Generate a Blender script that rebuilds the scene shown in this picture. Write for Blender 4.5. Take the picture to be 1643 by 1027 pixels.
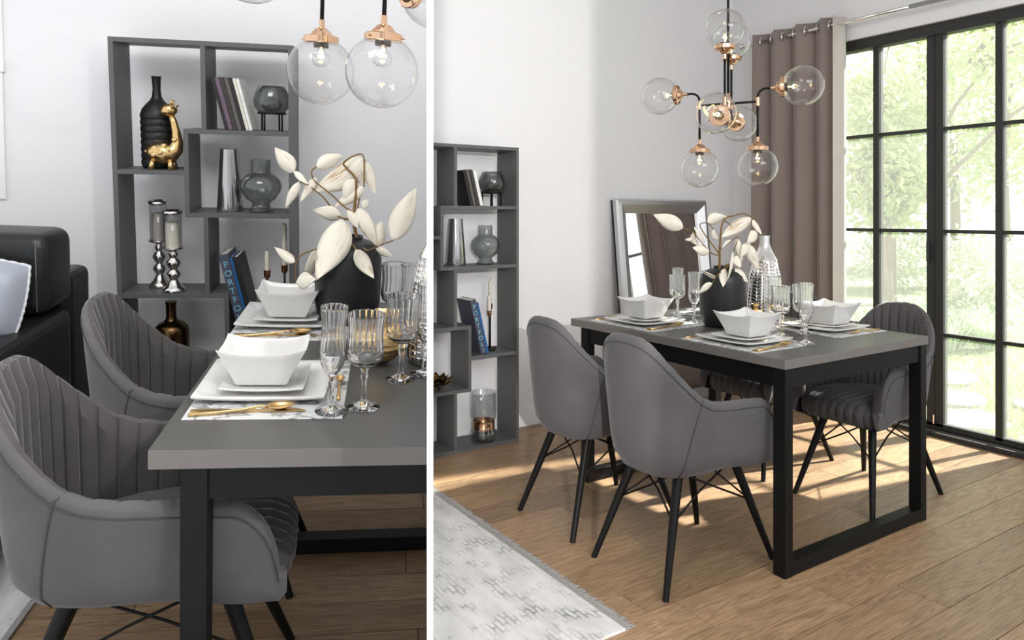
import bpy, bmesh, math, random
from mathutils import Vector, Matrix
from math import pi, sin, cos, radians as RAD

for o in list(bpy.data.objects): bpy.data.objects.remove(o)
scene = bpy.context.scene
COL = scene.collection

# ------------------------------------------------------------------ camera
PHI = RAD(32.87)                       # heading of the camera, turned from +Y towards +X
EYE = 1.25
cam_d = bpy.data.cameras.new('camera'); cam = bpy.data.objects.new('camera', cam_d); COL.objects.link(cam)
cam.location = (0, 0, EYE); cam.rotation_euler = (pi/2, 0, -PHI)
cam_d.sensor_fit = 'HORIZONTAL'; cam_d.sensor_width = 36.0
cam_d.lens = 36.0*1173/1643.0
cam_d.shift_y = -(1027/2-344)/1643.0
cam_d.clip_start = 0.05; cam_d.clip_end = 200
scene.camera = cam

# ------------------------------------------------------------------ sky, sun, exposure
world = bpy.data.worlds.new('sky'); scene.world = world; world.use_nodes = True
bg = world.node_tree.nodes['Background']
bg.inputs['Color'].default_value = (0.93, 0.96, 1.0, 1); bg.inputs['Strength'].default_value = 0.95
SUN_EL, SUN_AZ = RAD(37), RAD(9)
sun_d = bpy.data.lights.new('sun', 'SUN'); sun = bpy.data.objects.new('sun', sun_d); COL.objects.link(sun)
sdir = Vector((-cos(SUN_EL)*cos(SUN_AZ), cos(SUN_EL)*sin(SUN_AZ), -sin(SUN_EL)))
sun.rotation_euler = sdir.to_track_quat('-Z', 'Y').to_euler()
sun.location = (12, 0, 9)
sun_d.energy = 14.0; sun_d.angle = RAD(1.6); sun_d.color = (1.0, 0.95, 0.88)

def lamp_to(name, kind, loc, target, energy, color=(1, 1, 1), **kw):
    d = bpy.data.lights.new(name, kind); o = bpy.data.objects.new(name, d); COL.objects.link(o)
    o.location = loc; d.energy = energy; d.color = color
    o.rotation_euler = (Vector(target)-Vector(loc)).to_track_quat('-Z', 'Y').to_euler()
    for k, v in kw.items(): setattr(d, k, v)
    return o
# an added fill lamp behind the camera and a hard strobe at the left that lights the far wall
lamp_to('fill_lamp', 'AREA', (1.5, -1.0, 2.6), (2.4, 2.3, 0.6), 44, shape='RECTANGLE', size=1.8, size_y=1.2)
LEFT_FILL = ((-0.35, 1.05, 2.7), (-0.35, 2.7, 1.0), 20)      # stage coordinates; hung once the left-hand stage is defined
lamp_to('studio_strobe', 'SPOT', (-1.20, -2.60, 1.95), (1.6, 3.4, 1.0), 520, (1, 0.98, 0.97), spot_size=RAD(70), spot_blend=0.3, shadow_soft_size=0.012)

vs = scene.view_settings
vs.view_transform = 'Standard'; vs.look = 'None'; vs.gamma = 1.0; vs.exposure = 0.45; vs.use_curve_mapping = False

# ------------------------------------------------------------------ frames: the two rooms
# Right-hand room: world axes.  Left-hand room: a second stage, turned and pitched as one rigid body.
def rx_(a): return Matrix.Rotation(a, 3, 'X')
def ry_(a): return Matrix.Rotation(a, 3, 'Y')
def rz_(a): return Matrix.Rotation(a, 3, 'Z')
RLm = rz_(0.040) @ ry_(-0.1686) @ rx_(0.1333)
A_l2c = Matrix(((1, 0, 0), (0, 0, -1), (0, 1, 0)))          # stage (right, forward, up) -> optics (right, down, forward)
A_c2w = Matrix(((cos(PHI), 0, sin(PHI)), (-sin(PHI), 0, cos(PHI)), (0, -1, 0)))
M3 = A_c2w @ RLm @ A_l2c
ML = M3.to_4x4(); ML.translation = Vector((0, 0, EYE)) - M3 @ Vector((0, 0, 1.41))
MS = Matrix.Translation((-0.978+1.05*sin(RAD(1.5)), 2.82, 0)) @ Matrix.Rotation(RAD(-1.5), 4, 'Y')   # bookcase stands a touch out of level
FRAMES = {'R': Matrix.Identity(4), 'L': ML, 'S': ML @ MS}
CUR = 'R'
TOPS = []
_a, _b, _e = LEFT_FILL
lamp_to('fill_lamp_left', 'AREA', ML @ Vector(_a), ML @ Vector(_b), _e, shape='RECTANGLE', size=1.5, size_y=0.7)  # fill lamp added to brighten the left-hand room
lamp_to('sun_patch_spot', 'SPOT', ML @ Vector((.5, .5, 1.95)), ML @ Vector((-.55, 1.95, .8)), 26, (1, .97, .93), spot_size=RAD(58), spot_blend=.25, shadow_soft_size=.015)  # added spot imitating sun patches on the left-hand chairs
# the white partition board between the two rooms
PU = Vector(((690-821.5)/1173, 0, 1)); PDIR = (A_c2w @ PU).normalized(); PNOR = Vector((PDIR.y, -PDIR.x, 0))   # PNOR points right
PT = 0.0106

# ------------------------------------------------------------------ object helpers
def tag(o, label=None, cat=None, group=None, kind=None):
    if label: o['label'] = label
    if cat: o['category'] = cat
    if group: o['group'] = group
    if kind: o['kind'] = kind
    return o
def top(name, label, cat, group=None, loc=(0, 0, 0), rz=0.0):
    o = bpy.data.objects.new(name, None); COL.objects.link(o); o.empty_display_size = 0.05
    o.location = loc; o.rotation_euler = (0, 0, rz)
    TOPS.append((o, CUR)); return tag(o, label, cat, group)
def reg(o): TOPS.append((o, CUR)); return o
def copy_tree(o, loc, rz=0.0, label=None, group=None, scale=None):
    def rec(s, par):
        c = s.copy(); COL.objects.link(c); c.parent = par
        for ch in s.children: rec(ch, c)
        return c
    r = rec(o, None); r.location = loc; r.rotation_euler = (0, 0, rz)
    if scale: r.scale = scale
    if label: r['label'] = label
    if group: r['group'] = group
    TOPS.append((r, CUR)); return r

class G:
    def __init__(s): s.v = []; s.f = []
    def add(s, V, F):
        n = len(s.v); s.v += [tuple(p) for p in V]; s.f += [tuple(i+n for i in f) for f in F]; return s
    def box(s, lo, hi):
        (a, b, c), (d, e, f) = lo, hi
        return s.add([(a,b,c),(d,b,c),(d,e,c),(a,e,c),(a,b,f),(d,b,f),(d,e,f),(a,e,f)],
                     [(0,3,2,1),(4,5,6,7),(0,1,5,4),(1,2,6,5),(2,3,7,6),(3,0,4,7)])
    def loft(s, rings, cap=True, closed=True):
        n = len(rings[0]); V = [p for r in rings for p in r]; F = []
        m = n if closed else n-1
        for i in range(len(rings)-1):
            for j in range(m):
                k = (j+1) % n; F.append((i*n+j, i*n+k, (i+1)*n+k, (i+1)*n+j))
        if cap and closed:
            F.append(tuple(reversed(range(n)))); F.append(tuple((len(rings)-1)*n+j for j in range(n)))
        return s.add(V, F)
    def lathe(s, prof, n=24, c=(0, 0, 0), rib=None, cap=True):
        rings = []
        for k, (r, z) in enumerate(prof):
            ring = []
            for j in range(n):
                a = 2*pi*j/n; rr = r*(rib(a, k, z) if rib else 1)
                ring.append((c[0]+rr*cos(a), c[1]+rr*sin(a), c[2]+z))
            rings.append(ring)
        return s.loft(rings, cap)
    def tube(s, pts, r, n=8, cap=True):
        P = [Vector(p) for p in pts]; R = r if isinstance(r, (list, tuple)) else [r]*len(P)
        rings = []; up = None
        for i, p in enumerate(P):
            d = (P[min(i+1, len(P)-1)]-P[max(i-1, 0)])
            d = d.normalized() if d.length > 1e-9 else Vector((0, 0, 1))
            if up is None: up = Vector((1, 0, 0)) if abs(d.x) < .9 else Vector((0, 1, 0))
            a = d.cross(up)
            if a.length < 1e-6: a = d.cross(Vector((0, 0, 1)))
            a.normalize(); b = d.cross(a).normalized(); up = a.cross(d).normalized()
            rings.append([p+(a*cos(2*pi*j/n)+b*sin(2*pi*j/n))*R[i] for j in range(n)])
        return s.loft(rings, cap)
    def grid(s, fn, nu, nv, closed_u=False):
        V = [fn(i/(nu if closed_u else nu-1), j/(nv-1)) for j in range(nv) for i in range(nu)]; F = []
        for j in range(nv-1):
            for i in range(nu if closed_u else nu-1):
                k = (i+1) % nu; F.append((j*nu+i, j*nu+k, (j+1)*nu+k, (j+1)*nu+i))
        return s.add(V, F)
    def obj(s, name, mat, parent=None, smooth=False, bevel=0, loc=None, rz=0, seg=2, autos=None, thick=0):
        me = bpy.data.meshes.new(name); me.from_pydata(s.v, [], s.f); me.update()
        bm = bmesh.new(); bm.from_mesh(me); bmesh.ops.recalc_face_normals(bm, faces=bm.faces)
        if bevel: bmesh.ops.bevel(bm, geom=list(bm.edges), offset=bevel, segments=seg, affect='EDGES', profile=.5)
        bm.to_mesh(me); bm.free()
        if smooth:
            for p in me.polygons: p.use_smooth = True
            if autos:
                try: me.set_sharp_from_angle(angle=RAD(autos))
                except Exception: pass
        if mat: me.materials.append(mat)
        o = bpy.data.objects.new(name, me); COL.objects.link(o)
        if thick:
            md = o.modifiers.new('thickness', 'SOLIDIFY'); md.thickness = thick; md.offset = 0
        if parent: o.parent = parent
        if loc: o.location = loc
        if rz: o.rotation_euler = (0, 0, rz)
        return o
def boxo(name, lo, hi, mat, parent=None, bevel=0, **kw): return G().box(lo, hi).obj(name, mat, parent, bevel=bevel, **kw)
def smooth01(x): x = max(0., min(1., x)); return x*x*(3-2*x)
def lerp(a, b, t): return a+(b-a)*t
def interp(tab, x):
    if x <= tab[0][0]: return tab[0][1]
    for (a, b), (c, d) in zip(tab, tab[1:]):
        if x <= c: return lerp(b, d, smooth01((x-a)/(c-a)))
    return tab[-1][1]

# ------------------------------------------------------------------ materials
MATS = {}
def newmat(name):
    m = bpy.data.materials.new(name); m.use_nodes = True; nt = m.node_tree
    for n in list(nt.nodes): nt.nodes.remove(n)
    out = nt.nodes.new('ShaderNodeOutputMaterial'); MATS[name] = m
    return m, nt, out
def N(nt, t, **kw):
    n = nt.nodes.new(t)
    for k, v in kw.items():
        if k.startswith('i_'): n.inputs[k[2:].replace('_', ' ')].default_value = v
        else: setattr(n, k, v)
    return n
def c4(c): return (c[0], c[1], c[2], 1)
def srgb(r, g, b):
    f = lambda u: (u/255/12.92) if u/255 <= .04045 else ((u/255+.055)/1.055)**2.4
    return (f(r), f(g), f(b))
def pbr(name, col, rough=.5, metal=0, var=0.0, scale=8, bump=0, bscale=60, sheen=0, coat=0, spec=.5, trans=0, ior=1.45, stretch=None, sheen_tint=None):
    m, nt, out = newmat(name); b = N(nt, 'ShaderNodeBsdfPrincipled')
    b.inputs['Base Color'].default_value = c4(col); b.inputs['Roughness'].default_value = rough; b.inputs['Metallic'].default_value = metal
    b.inputs['Specular IOR Level'].default_value = spec; b.inputs['Sheen Weight'].default_value = sheen; b.inputs['Coat Weight'].default_value = coat
    b.inputs['Transmission Weight'].default_value = trans; b.inputs['IOR'].default_value = ior; b.inputs['Sheen Roughness'].default_value = .35
    if sheen_tint: b.inputs['Sheen Tint'].default_value = c4(sheen_tint)
    nt.links.new(b.outputs[0], out.inputs[0])
    tc = N(nt, 'ShaderNodeTexCoord'); src = tc.outputs['Object']
    if stretch:
        mp = N(nt, 'ShaderNodeMapping'); mp.inputs['Scale'].default_value = stretch; nt.links.new(src, mp.inputs[0]); src = mp.outputs[0]
    if var:
        n = N(nt, 'ShaderNodeTexNoise'); n.inputs['Scale'].default_value = scale; n.inputs['Detail'].default_value = 4; nt.links.new(src, n.inputs[0])
        mx = N(nt, 'ShaderNodeMix', data_type='RGBA'); mx.inputs[6].default_value = c4([x*(1-var) for x in col]); mx.inputs[7].default_value = c4([min(1, x*(1+var)) for x in col])
        nt.links.new(n.outputs[0], mx.inputs[0]); nt.links.new(mx.outputs[2], b.inputs['Base Color'])
    if bump:
        n2 = N(nt, 'ShaderNodeTexNoise'); n2.inputs['Scale'].default_value = bscale; n2.inputs['Detail'].default_value = 3; nt.links.new(src, n2.inputs[0])
        bp = N(nt, 'ShaderNodeBump'); bp.inputs['Strength'].default_value = bump; bp.inputs['Distance'].default_value = .01
        nt.links.new(n2.outputs[0], bp.inputs['Height']); nt.links.new(bp.outputs[0], b.inputs['Normal'])
    return m
def thin_glass(name, tint=(1, 1, 1), refl=.10, edge=.55, rough=0.0, veil=0):
    m, nt, out = newmat(name)
    t = N(nt, 'ShaderNodeBsdfTransparent'); t.inputs[0].default_value = c4(tint)
    g = N(nt, 'ShaderNodeBsdfGlossy'); g.inputs['Roughness'].default_value = rough
    lw = N(nt, 'ShaderNodeLayerWeight'); lw.inputs['Blend'].default_value = .5
    mr = N(nt, 'ShaderNodeMapRange'); mr.inputs[3].default_value = refl; mr.inputs[4].default_value = edge; pw = N(nt, 'ShaderNodeMath', operation='POWER'); pw.inputs[1].default_value = 2.6
    mx = N(nt, 'ShaderNodeMixShader')
    nt.links.new(lw.outputs['Facing'], pw.inputs[0]); nt.links.new(pw.outputs[0], mr.inputs[0]); nt.links.new(mr.outputs[0], mx.inputs[0])
    src = t.outputs[0]
    if veil:                                    # white translucent mix imitating glare and haze over the garden
        tl = N(nt, 'ShaderNodeBsdfTranslucent'); tl.inputs[0].default_value = (1, 1, 1, 1); m2 = N(nt, 'ShaderNodeMixShader'); m2.inputs[0].default_value = veil
        nt.links.new(src, m2.inputs[1]); nt.links.new(tl.outputs[0], m2.inputs[2]); src = m2.outputs[0]
    nt.links.new(src, mx.inputs[1]); nt.links.new(g.outputs[0], mx.inputs[2]); nt.links.new(mx.outputs[0], out.inputs[0])
    return m
def emit(name, col, s):
    m, nt, out = newmat(name); e = N(nt, 'ShaderNodeEmission'); e.inputs[0].default_value = c4(col); e.inputs[1].default_value = s
    nt.links.new(e.outputs[0], out.inputs[0]); return m

M_wall = pbr('painted wall', (.80, .79, .80), .9, bump=.05, bscale=90)
M_trim = pbr('white trim', (.82, .82, .82), .5)
M_part = pbr('white partition', (.93, .93, .93), .85)
M_ceil = pbr('ceiling', (.85, .85, .85), .95)
M_velvet = pbr('grey velvet', srgb(95, 92, 94), .85, var=.26, scale=7, bump=.08, bscale=220, sheen=.3, spec=.2)
M_lining = pbr('grey velvet lining', srgb(84, 80, 80), .8, var=.28, scale=7, bump=.05, bscale=220, sheen=.35, spec=.25)
M_seam = pbr('dark seam', srgb(70, 67, 68), .9)
M_black = pbr('black powder coat', srgb(11, 11, 11), .5, spec=.3, bump=.03, bscale=400)
M_table = pbr('graphite laminate', srgb(80, 79, 76), .34, var=.06, scale=3, bump=.01, bscale=500)
M_tedge = pbr('graphite edge', srgb(114, 108, 104), .5)
M_shelf = pbr('graphite board', srgb(90, 91, 90), .5, var=.05, scale=5)
M_gold = pbr('brushed gold', (.70, .48, .22), .26, 1)
M_rose = pbr('rose gold', (.74, .48, .31), .10, 1)
M_bronze = pbr('antique bronze', srgb(96, 74, 48), .25, 1, var=.5, scale=10)
M_chrome = pbr('chrome', (.78, .76, .74), .09, 1)
M_chromev = pbr('aged mirror silver', (.72, .68, .64), .12, 1, var=.3, scale=14)
M_silver = pbr('satin silver', (.62, .62, .62), .42, 1, var=.06, scale=4)
M_mirror = pbr('mirror glass', (.93, .94, .94), .0, 1)
M_copper = pbr('copper', (.72, .38, .20), .2, 1)
M_smoke = thin_glass('smoked glass', srgb(232, 234, 233), .05, .8)
M_smoked = thin_glass('dark smoked glass', srgb(218, 220, 219), .07, .8)
M_globe = thin_glass('clear globe glass', (.975, .975, .975), .04, .95)
M_pane = thin_glass('window pane', (.97, .985, .98), .03, .35, veil=.042)
M_crystal = pbr('crystal', (1, 1, 1), 0.0, trans=1, ior=1.42, spec=.6)
M_thick = thin_glass('thick clear glass', (.93, .94, .94), .10, .7)
M_conev = thin_glass('silvered glass', srgb(225, 222, 222), .42, .9, .05)
M_ceramic = pbr('matte black ceramic', srgb(30, 31, 31), .38)
M_ceramt = pbr('black textured ceramic', srgb(24, 25, 25), .45, bump=.25, bscale=90)
M_porc = pbr('white porcelain', (.72, .71, .685), .14, coat=.25)
M_stem = pbr('dry stem', srgb(122, 92, 50), .7, var=.3, scale=40)
M_leather = pbr('black leather', srgb(30, 30, 31), .36, bump=.12, bscale=120)
M_satin = pbr('silver satin', srgb(150, 156, 164), .35, sheen=.4, var=.1, scale=10)
M_cord = pbr('silver cord', srgb(205, 207, 210), .4)
M_wax = pbr('candle wax', srgb(222, 216, 200), .6)
M_waxg = pbr('grey candle', srgb(168, 162, 155), .8, var=.25, scale=120)
M_curtain = pbr('taupe velvet curtain', srgb(144, 132, 126), .9, var=.08, scale=3, sheen=.4, spec=.15)
M_lining2 = pbr('pale curtain lining', srgb(205, 198, 190), .9)
M_wood_d = pbr('dark frame side', srgb(26, 24, 23), .6)
M_alum = pbr('track aluminium', srgb(120, 116, 114), .4, .7)
M_frame = pbr('black window steel', srgb(46, 46, 44), .5)
M_paper = pbr('paper', (.8, .78, .73), .9)
M_print = pbr('lettering', srgb(120, 190, 210), .6)
M_wick = pbr('wick', (.03, .03, .03), .9)
M_fil = emit('glowing filament', (1, .62, .22), 30)
M_socket = pbr('socket black', srgb(40, 38, 36), .35)
M_dark = pbr('floor underlay', srgb(60, 48, 38), .9)
BK = [pbr('book %s' % n, srgb(*c), .5, var=.35, scale=60) for n, c in [('black', (30, 28, 28)), ('plum', (104, 84, 100)), ('charcoal', (52, 48, 46)), ('speckled', (90, 84, 80)), ('ivory', (214, 208, 196)), ('white', (226, 224, 218)), ('slate', (72, 74, 88)), ('blue', (30, 92, 150)), ('teal', (24, 78, 70))]]
def wood_mat():
    m, nt, out = newmat('oak planks'); b = N(nt, 'ShaderNodeBsdfPrincipled'); nt.links.new(b.outputs[0], out.inputs[0])
    tc = N(nt, 'ShaderNodeTexCoord'); oi = N(nt, 'ShaderNodeObjectInfo')
    off = N(nt, 'ShaderNodeVectorMath', operation='SCALE'); cmb = N(nt, 'ShaderNodeCombineXYZ')
    for k in range(3): nt.links.new(oi.outputs['Random'], cmb.inputs[k])
    nt.links.new(cmb.outputs[0], off.inputs[0]); off.inputs['Scale'].default_value = 37
    ad = N(nt, 'ShaderNodeVectorMath', operation='ADD'); nt.links.new(tc.outputs['Object'], ad.inputs[0]); nt.links.new(off.outputs[0], ad.inputs[1])
    mp = N(nt, 'ShaderNodeMapping'); mp.inputs['Scale'].default_value = (1.1, 10, 1); nt.links.new(ad.outputs[0], mp.inputs[0])
    n1 = N(nt, 'ShaderNodeTexNoise'); n1.inputs['Scale'].default_value = 1.6; n1.inputs['Detail'].default_value = 3; n1.inputs['Distortion'].default_value = .8
    nt.links.new(mp.outputs[0], n1.inputs[0])
    mul = N(nt, 'ShaderNodeMath', operation='MULTIPLY'); mul.inputs[1].default_value = 18; nt.links.new(n1.outputs[0], mul.inputs[0])
    fr = N(nt, 'ShaderNodeMath', operation='PINGPONG'); fr.inputs[1].default_value = 1; nt.links.new(mul.outputs[0], fr.inputs[0])
    mp2 = N(nt, 'ShaderNodeMapping'); mp2.inputs['Scale'].default_value = (7, 150, 1); nt.links.new(ad.outputs[0], mp2.inputs[0])
    n2 = N(nt, 'ShaderNodeTexNoise'); n2.inputs['Scale'].default_value = 1.5; n2.inputs['Detail'].default_value = 4; nt.links.new(mp2.outputs[0], n2.inputs[0])
    mxv = N(nt, 'ShaderNodeMath', operation='MULTIPLY_ADD'); mxv.inputs[1].default_value = .20; nt.links.new(fr.outputs[0], mxv.inputs[0])
    m3 = N(nt, 'ShaderNodeMath', operation='MULTIPLY'); m3.inputs[1].default_value = .78; nt.links.new(n2.outputs[0], m3.inputs[0]); nt.links.new(m3.outputs[0], mxv.inputs[2])
    cr = N(nt, 'ShaderNodeValToRGB'); nt.links.new(mxv.outputs[0], cr.inputs[0])
    cr.color_ramp.elements[0].position = .12; cr.color_ramp.elements[0].color = c4(srgb(98, 74, 52)); cr.color_ramp.elements[1].position = .62; cr.color_ramp.elements[1].color = c4(srgb(170, 140, 108))
    hs = N(nt, 'ShaderNodeHueSaturation'); mr = N(nt, 'ShaderNodeMapRange'); mr.inputs[3].default_value = .78; mr.inputs[4].default_value = 1.14
    nt.links.new(oi.outputs['Random'], mr.inputs[0]); nt.links.new(mr.outputs[0], hs.inputs['Value']); nt.links.new(cr.outputs[0], hs.inputs['Color'])
    nt.links.new(hs.outputs[0], b.inputs['Base Color']); b.inputs['Roughness'].default_value = .42
    bp = N(nt, 'ShaderNodeBump'); bp.inputs['Strength'].default_value = .12; bp.inputs['Distance'].default_value = .004
    nt.links.new(mxv.outputs[0], bp.inputs['Height']); nt.links.new(bp.outputs[0], b.inputs['Normal'])
    return m
M_wood = wood_mat()
def marble():
    m, nt, out = newmat('marble print'); b = N(nt, 'ShaderNodeBsdfPrincipled'); nt.links.new(b.outputs[0], out.inputs[0])
    tc = N(nt, 'ShaderNodeTexCoord'); n = N(nt, 'ShaderNodeTexNoise'); n.inputs['Scale'].default_value = 9; n.inputs['Detail'].default_value = 8; n.inputs['Distortion'].default_value = 1.6
    nt.links.new(tc.outputs['Object'], n.inputs[0]); s = N(nt, 'ShaderNodeMath', operation='SUBTRACT'); s.inputs[1].default_value = .5; nt.links.new(n.outputs[0], s.inputs[0])
    a = N(nt, 'ShaderNodeMath', operation='ABSOLUTE'); nt.links.new(s.outputs[0], a.inputs[0])
    cr = N(nt, 'ShaderNodeValToRGB'); nt.links.new(a.outputs[0], cr.inputs[0])
    cr.color_ramp.elements[0].position = 0; cr.color_ramp.elements[0].color = c4(srgb(120, 122, 122)); cr.color_ramp.elements[1].position = .05; cr.color_ramp.elements[1].color = c4(srgb(206, 207, 206))
    nt.links.new(cr.outputs[0], b.inputs['Base Color']); b.inputs['Roughness'].default_value = .3; return m
M_marble = marble()
def leafmat():
    m, nt, out = newmat('cream leaf'); b = N(nt, 'ShaderNodeBsdfPrincipled'); nt.links.new(b.outputs[0], out.inputs[0])
    tc = N(nt, 'ShaderNodeTexCoord'); mp = N(nt, 'ShaderNodeMapping'); mp.inputs['Scale'].default_value = (1.2, 14, 1); nt.links.new(tc.outputs['UV'], mp.inputs[0])
    n = N(nt, 'ShaderNodeTexNoise'); n.inputs['Scale'].default_value = 2.2; n.inputs['Detail'].default_value = 4; nt.links.new(mp.outputs[0], n.inputs[0])
    g = N(nt, 'ShaderNodeTexNoise'); g.inputs['Scale'].default_value = 2.0; nt.links.new(tc.outputs['UV'], g.inputs[0])
    mu = N(nt, 'ShaderNodeMath', operation='MULTIPLY'); nt.links.new(n.outputs[0], mu.inputs[0]); nt.links.new(g.outputs[0], mu.inputs[1])
    cr = N(nt, 'ShaderNodeValToRGB'); nt.links.new(mu.outputs[0], cr.inputs[0])
    cr.color_ramp.elements[0].position = .30; cr.color_ramp.elements[0].color = c4(srgb(236, 229, 212)); cr.color_ramp.elements[1].position = .46; cr.color_ramp.elements[1].color = c4(srgb(176, 138, 92))
    nt.links.new(cr.outputs[0], b.inputs['Base Color']); b.inputs['Roughness'].default_value = .6; return m
M_leaf = leafmat()
def rugmat():
    m, nt, out = newmat('faded rug'); b = N(nt, 'ShaderNodeBsdfPrincipled'); nt.links.new(b.outputs[0], out.inputs[0])
    tc = N(nt, 'ShaderNodeTexCoord'); mp = N(nt, 'ShaderNodeMapping'); mp.inputs['Scale'].default_value = (5, 1.6, 1); nt.links.new(tc.outputs['Object'], mp.inputs[0])
    n1 = N(nt, 'ShaderNodeTexNoise'); n1.inputs['Scale'].default_value = 3; n1.inputs['Detail'].default_value = 6; nt.links.new(mp.outputs[0], n1.inputs[0])
    br = N(nt, 'ShaderNodeTexBrick'); br.inputs['Scale'].default_value = 9; br.inputs['Mortar Size'].default_value = .05; br.inputs['Color1'].default_value = c4((.9, .9, .9)); br.inputs['Color2'].default_value = c4((.55, .55, .55)); br.inputs['Mortar'].default_value = c4((.15, .15, .15))
    rot = N(nt, 'ShaderNodeMapping'); rot.inputs['Rotation'].default_value = (0, 0, pi/2); rot.inputs['Scale'].default_value = (1.5, .9, 1)
    n0 = N(nt, 'ShaderNodeTexNoise'); n0.inputs['Scale'].default_value = 14; nt.links.new(tc.outputs['Object'], n0.inputs[0])
    va = N(nt, 'ShaderNodeVectorMath', operation='MULTIPLY_ADD'); va.inputs[1].default_value = (.02, .02, 0); nt.links.new(n0.outputs[1], va.inputs[0]); nt.links.new(tc.outputs['Object'], va.inputs[2])
    nt.links.new(va.outputs[0], rot.inputs[0]); nt.links.new(rot.outputs[0], br.inputs[0])
    n3 = N(nt, 'ShaderNodeTexNoise'); n3.inputs['Scale'].default_value = 12; n3.inputs['Detail'].default_value = 6; nt.links.new(tc.outputs['Object'], n3.inputs[0])
    st = N(nt, 'ShaderNodeMapRange'); st.inputs[1].default_value = .48; st.inputs[2].default_value = .62; st.inputs[4].default_value = .38; nt.links.new(n3.outputs[0], st.inputs[0])
    m1 = N(nt, 'ShaderNodeMix', data_type='RGBA', blend_type='MIX'); nt.links.new(st.outputs[0], m1.inputs[0]); m1.inputs[6].default_value = c4((.72, .72, .72)); nt.links.new(br.outputs[0], m1.inputs[7])
    m2 = N(nt, 'ShaderNodeMix', data_type='RGBA', blend_type='OVERLAY'); m2.inputs[0].default_value = 1.0; nt.links.new(m1.outputs[2], m2.inputs[6]); nt.links.new(n1.outputs[0], m2.inputs[7])
    cr = N(nt, 'ShaderNodeValToRGB'); nt.links.new(m2.outputs[2], cr.inputs[0])
    cr.color_ramp.elements[0].position = .25; cr.color_ramp.elements[0].color = c4(srgb(120, 118, 116)); cr.color_ramp.elements[1].position = .80; cr.color_ramp.elements[1].color = c4(srgb(222, 220, 217))
    nt.links.new(cr.outputs[0], b.inputs['Base Color']); b.inputs['Roughness'].default_value = .95
    bp = N(nt, 'ShaderNodeBump'); bp.inputs['Strength'].default_value = .5; bp.inputs['Distance'].default_value = .004; nt.links.new(m2.outputs[2], bp.inputs['Height']); nt.links.new(bp.outputs[0], b.inputs['Normal'])
    return m
M_rug = rugmat()
M_fringe = pbr('rug fringe', srgb(150, 147, 143), .95, var=.25, scale=60)
def foliage(name, a, b_, trans=.5):
    m, nt, out = newmat(name); d = N(nt, 'ShaderNodeBsdfDiffuse'); t = N(nt, 'ShaderNodeBsdfTranslucent'); mx = N(nt, 'ShaderNodeMixShader'); mx.inputs[0].default_value = trans
    tc = N(nt, 'ShaderNodeTexCoord'); n = N(nt, 'ShaderNodeTexNoise'); n.inputs['Scale'].default_value = 6; nt.links.new(tc.outputs['Object'], n.inputs[0])
    c = N(nt, 'ShaderNodeMix', data_type='RGBA'); c.inputs[6].default_value = c4(a); c.inputs[7].default_value = c4(b_); nt.links.new(n.outputs[0], c.inputs[0])
    nt.links.new(c.outputs[2], d.inputs[0]); nt.links.new(c.outputs[2], t.inputs[0])
    nt.links.new(d.outputs[0], mx.inputs[1]); nt.links.new(t.outputs[0], mx.inputs[2]); nt.links.new(mx.outputs[0], out.inputs[0]); return m
M_fol1 = foliage('tree leaves', srgb(166, 184, 132), srgb(220, 226, 178))  # leaf greens here and below paled to imitate overexposed garden haze
M_fol2 = foliage('shrub leaves', srgb(168, 182, 150), srgb(212, 216, 190))
M_fol3 = foliage('strap leaves', srgb(160, 186, 146), srgb(220, 230, 200))
M_grass = pbr('lawn soil', srgb(118, 136, 92), .95, var=.25, scale=7, bump=.3, bscale=60)
M_blade = foliage('grass blades', srgb(112, 138, 78), srgb(160, 178, 116))
M_stone = pbr('pale flagstone', srgb(160, 155, 152), .9, var=.08, scale=8, bump=.1, bscale=40)
M_bark = pbr('bark', srgb(150, 138, 122), .9, var=.3, scale=20)

# ================================================================== builders shared by both rooms
def w_of(o):
    m = o.matrix_basis.copy()
    return w_of(o.parent) @ m if o.parent else m
CUTS = []
def cut_later(o, side): CUTS.append((o, side)); return o
def cut_tree(o, side):
    if o.type == 'MESH': cut_later(o, side)
    for c in o.children: cut_tree(c, side)

# ---- floor planks
def planks(floor, x0, x1, y0, y1, w, ln, seed, z=0.0):
    rnd = random.Random(seed); me = None; k = 0
    y = y0
    while y < y1-.001:
        x = x0-rnd.random()*ln
        while x < x1:
            a, b = max(x, x0), min(x+ln, x1)
            if b-a > .02:
                hw = (b-a)/2-.0012; hy = w/2-.0016
                o = G().box((-hw, -hy, -.014), (hw, hy, 0)).obj('plank', M_wood, floor, loc=((a+b)/2, y+w/2, z-rnd.random()*.0006))
                k += 1
            x += ln
        y += w

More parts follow.
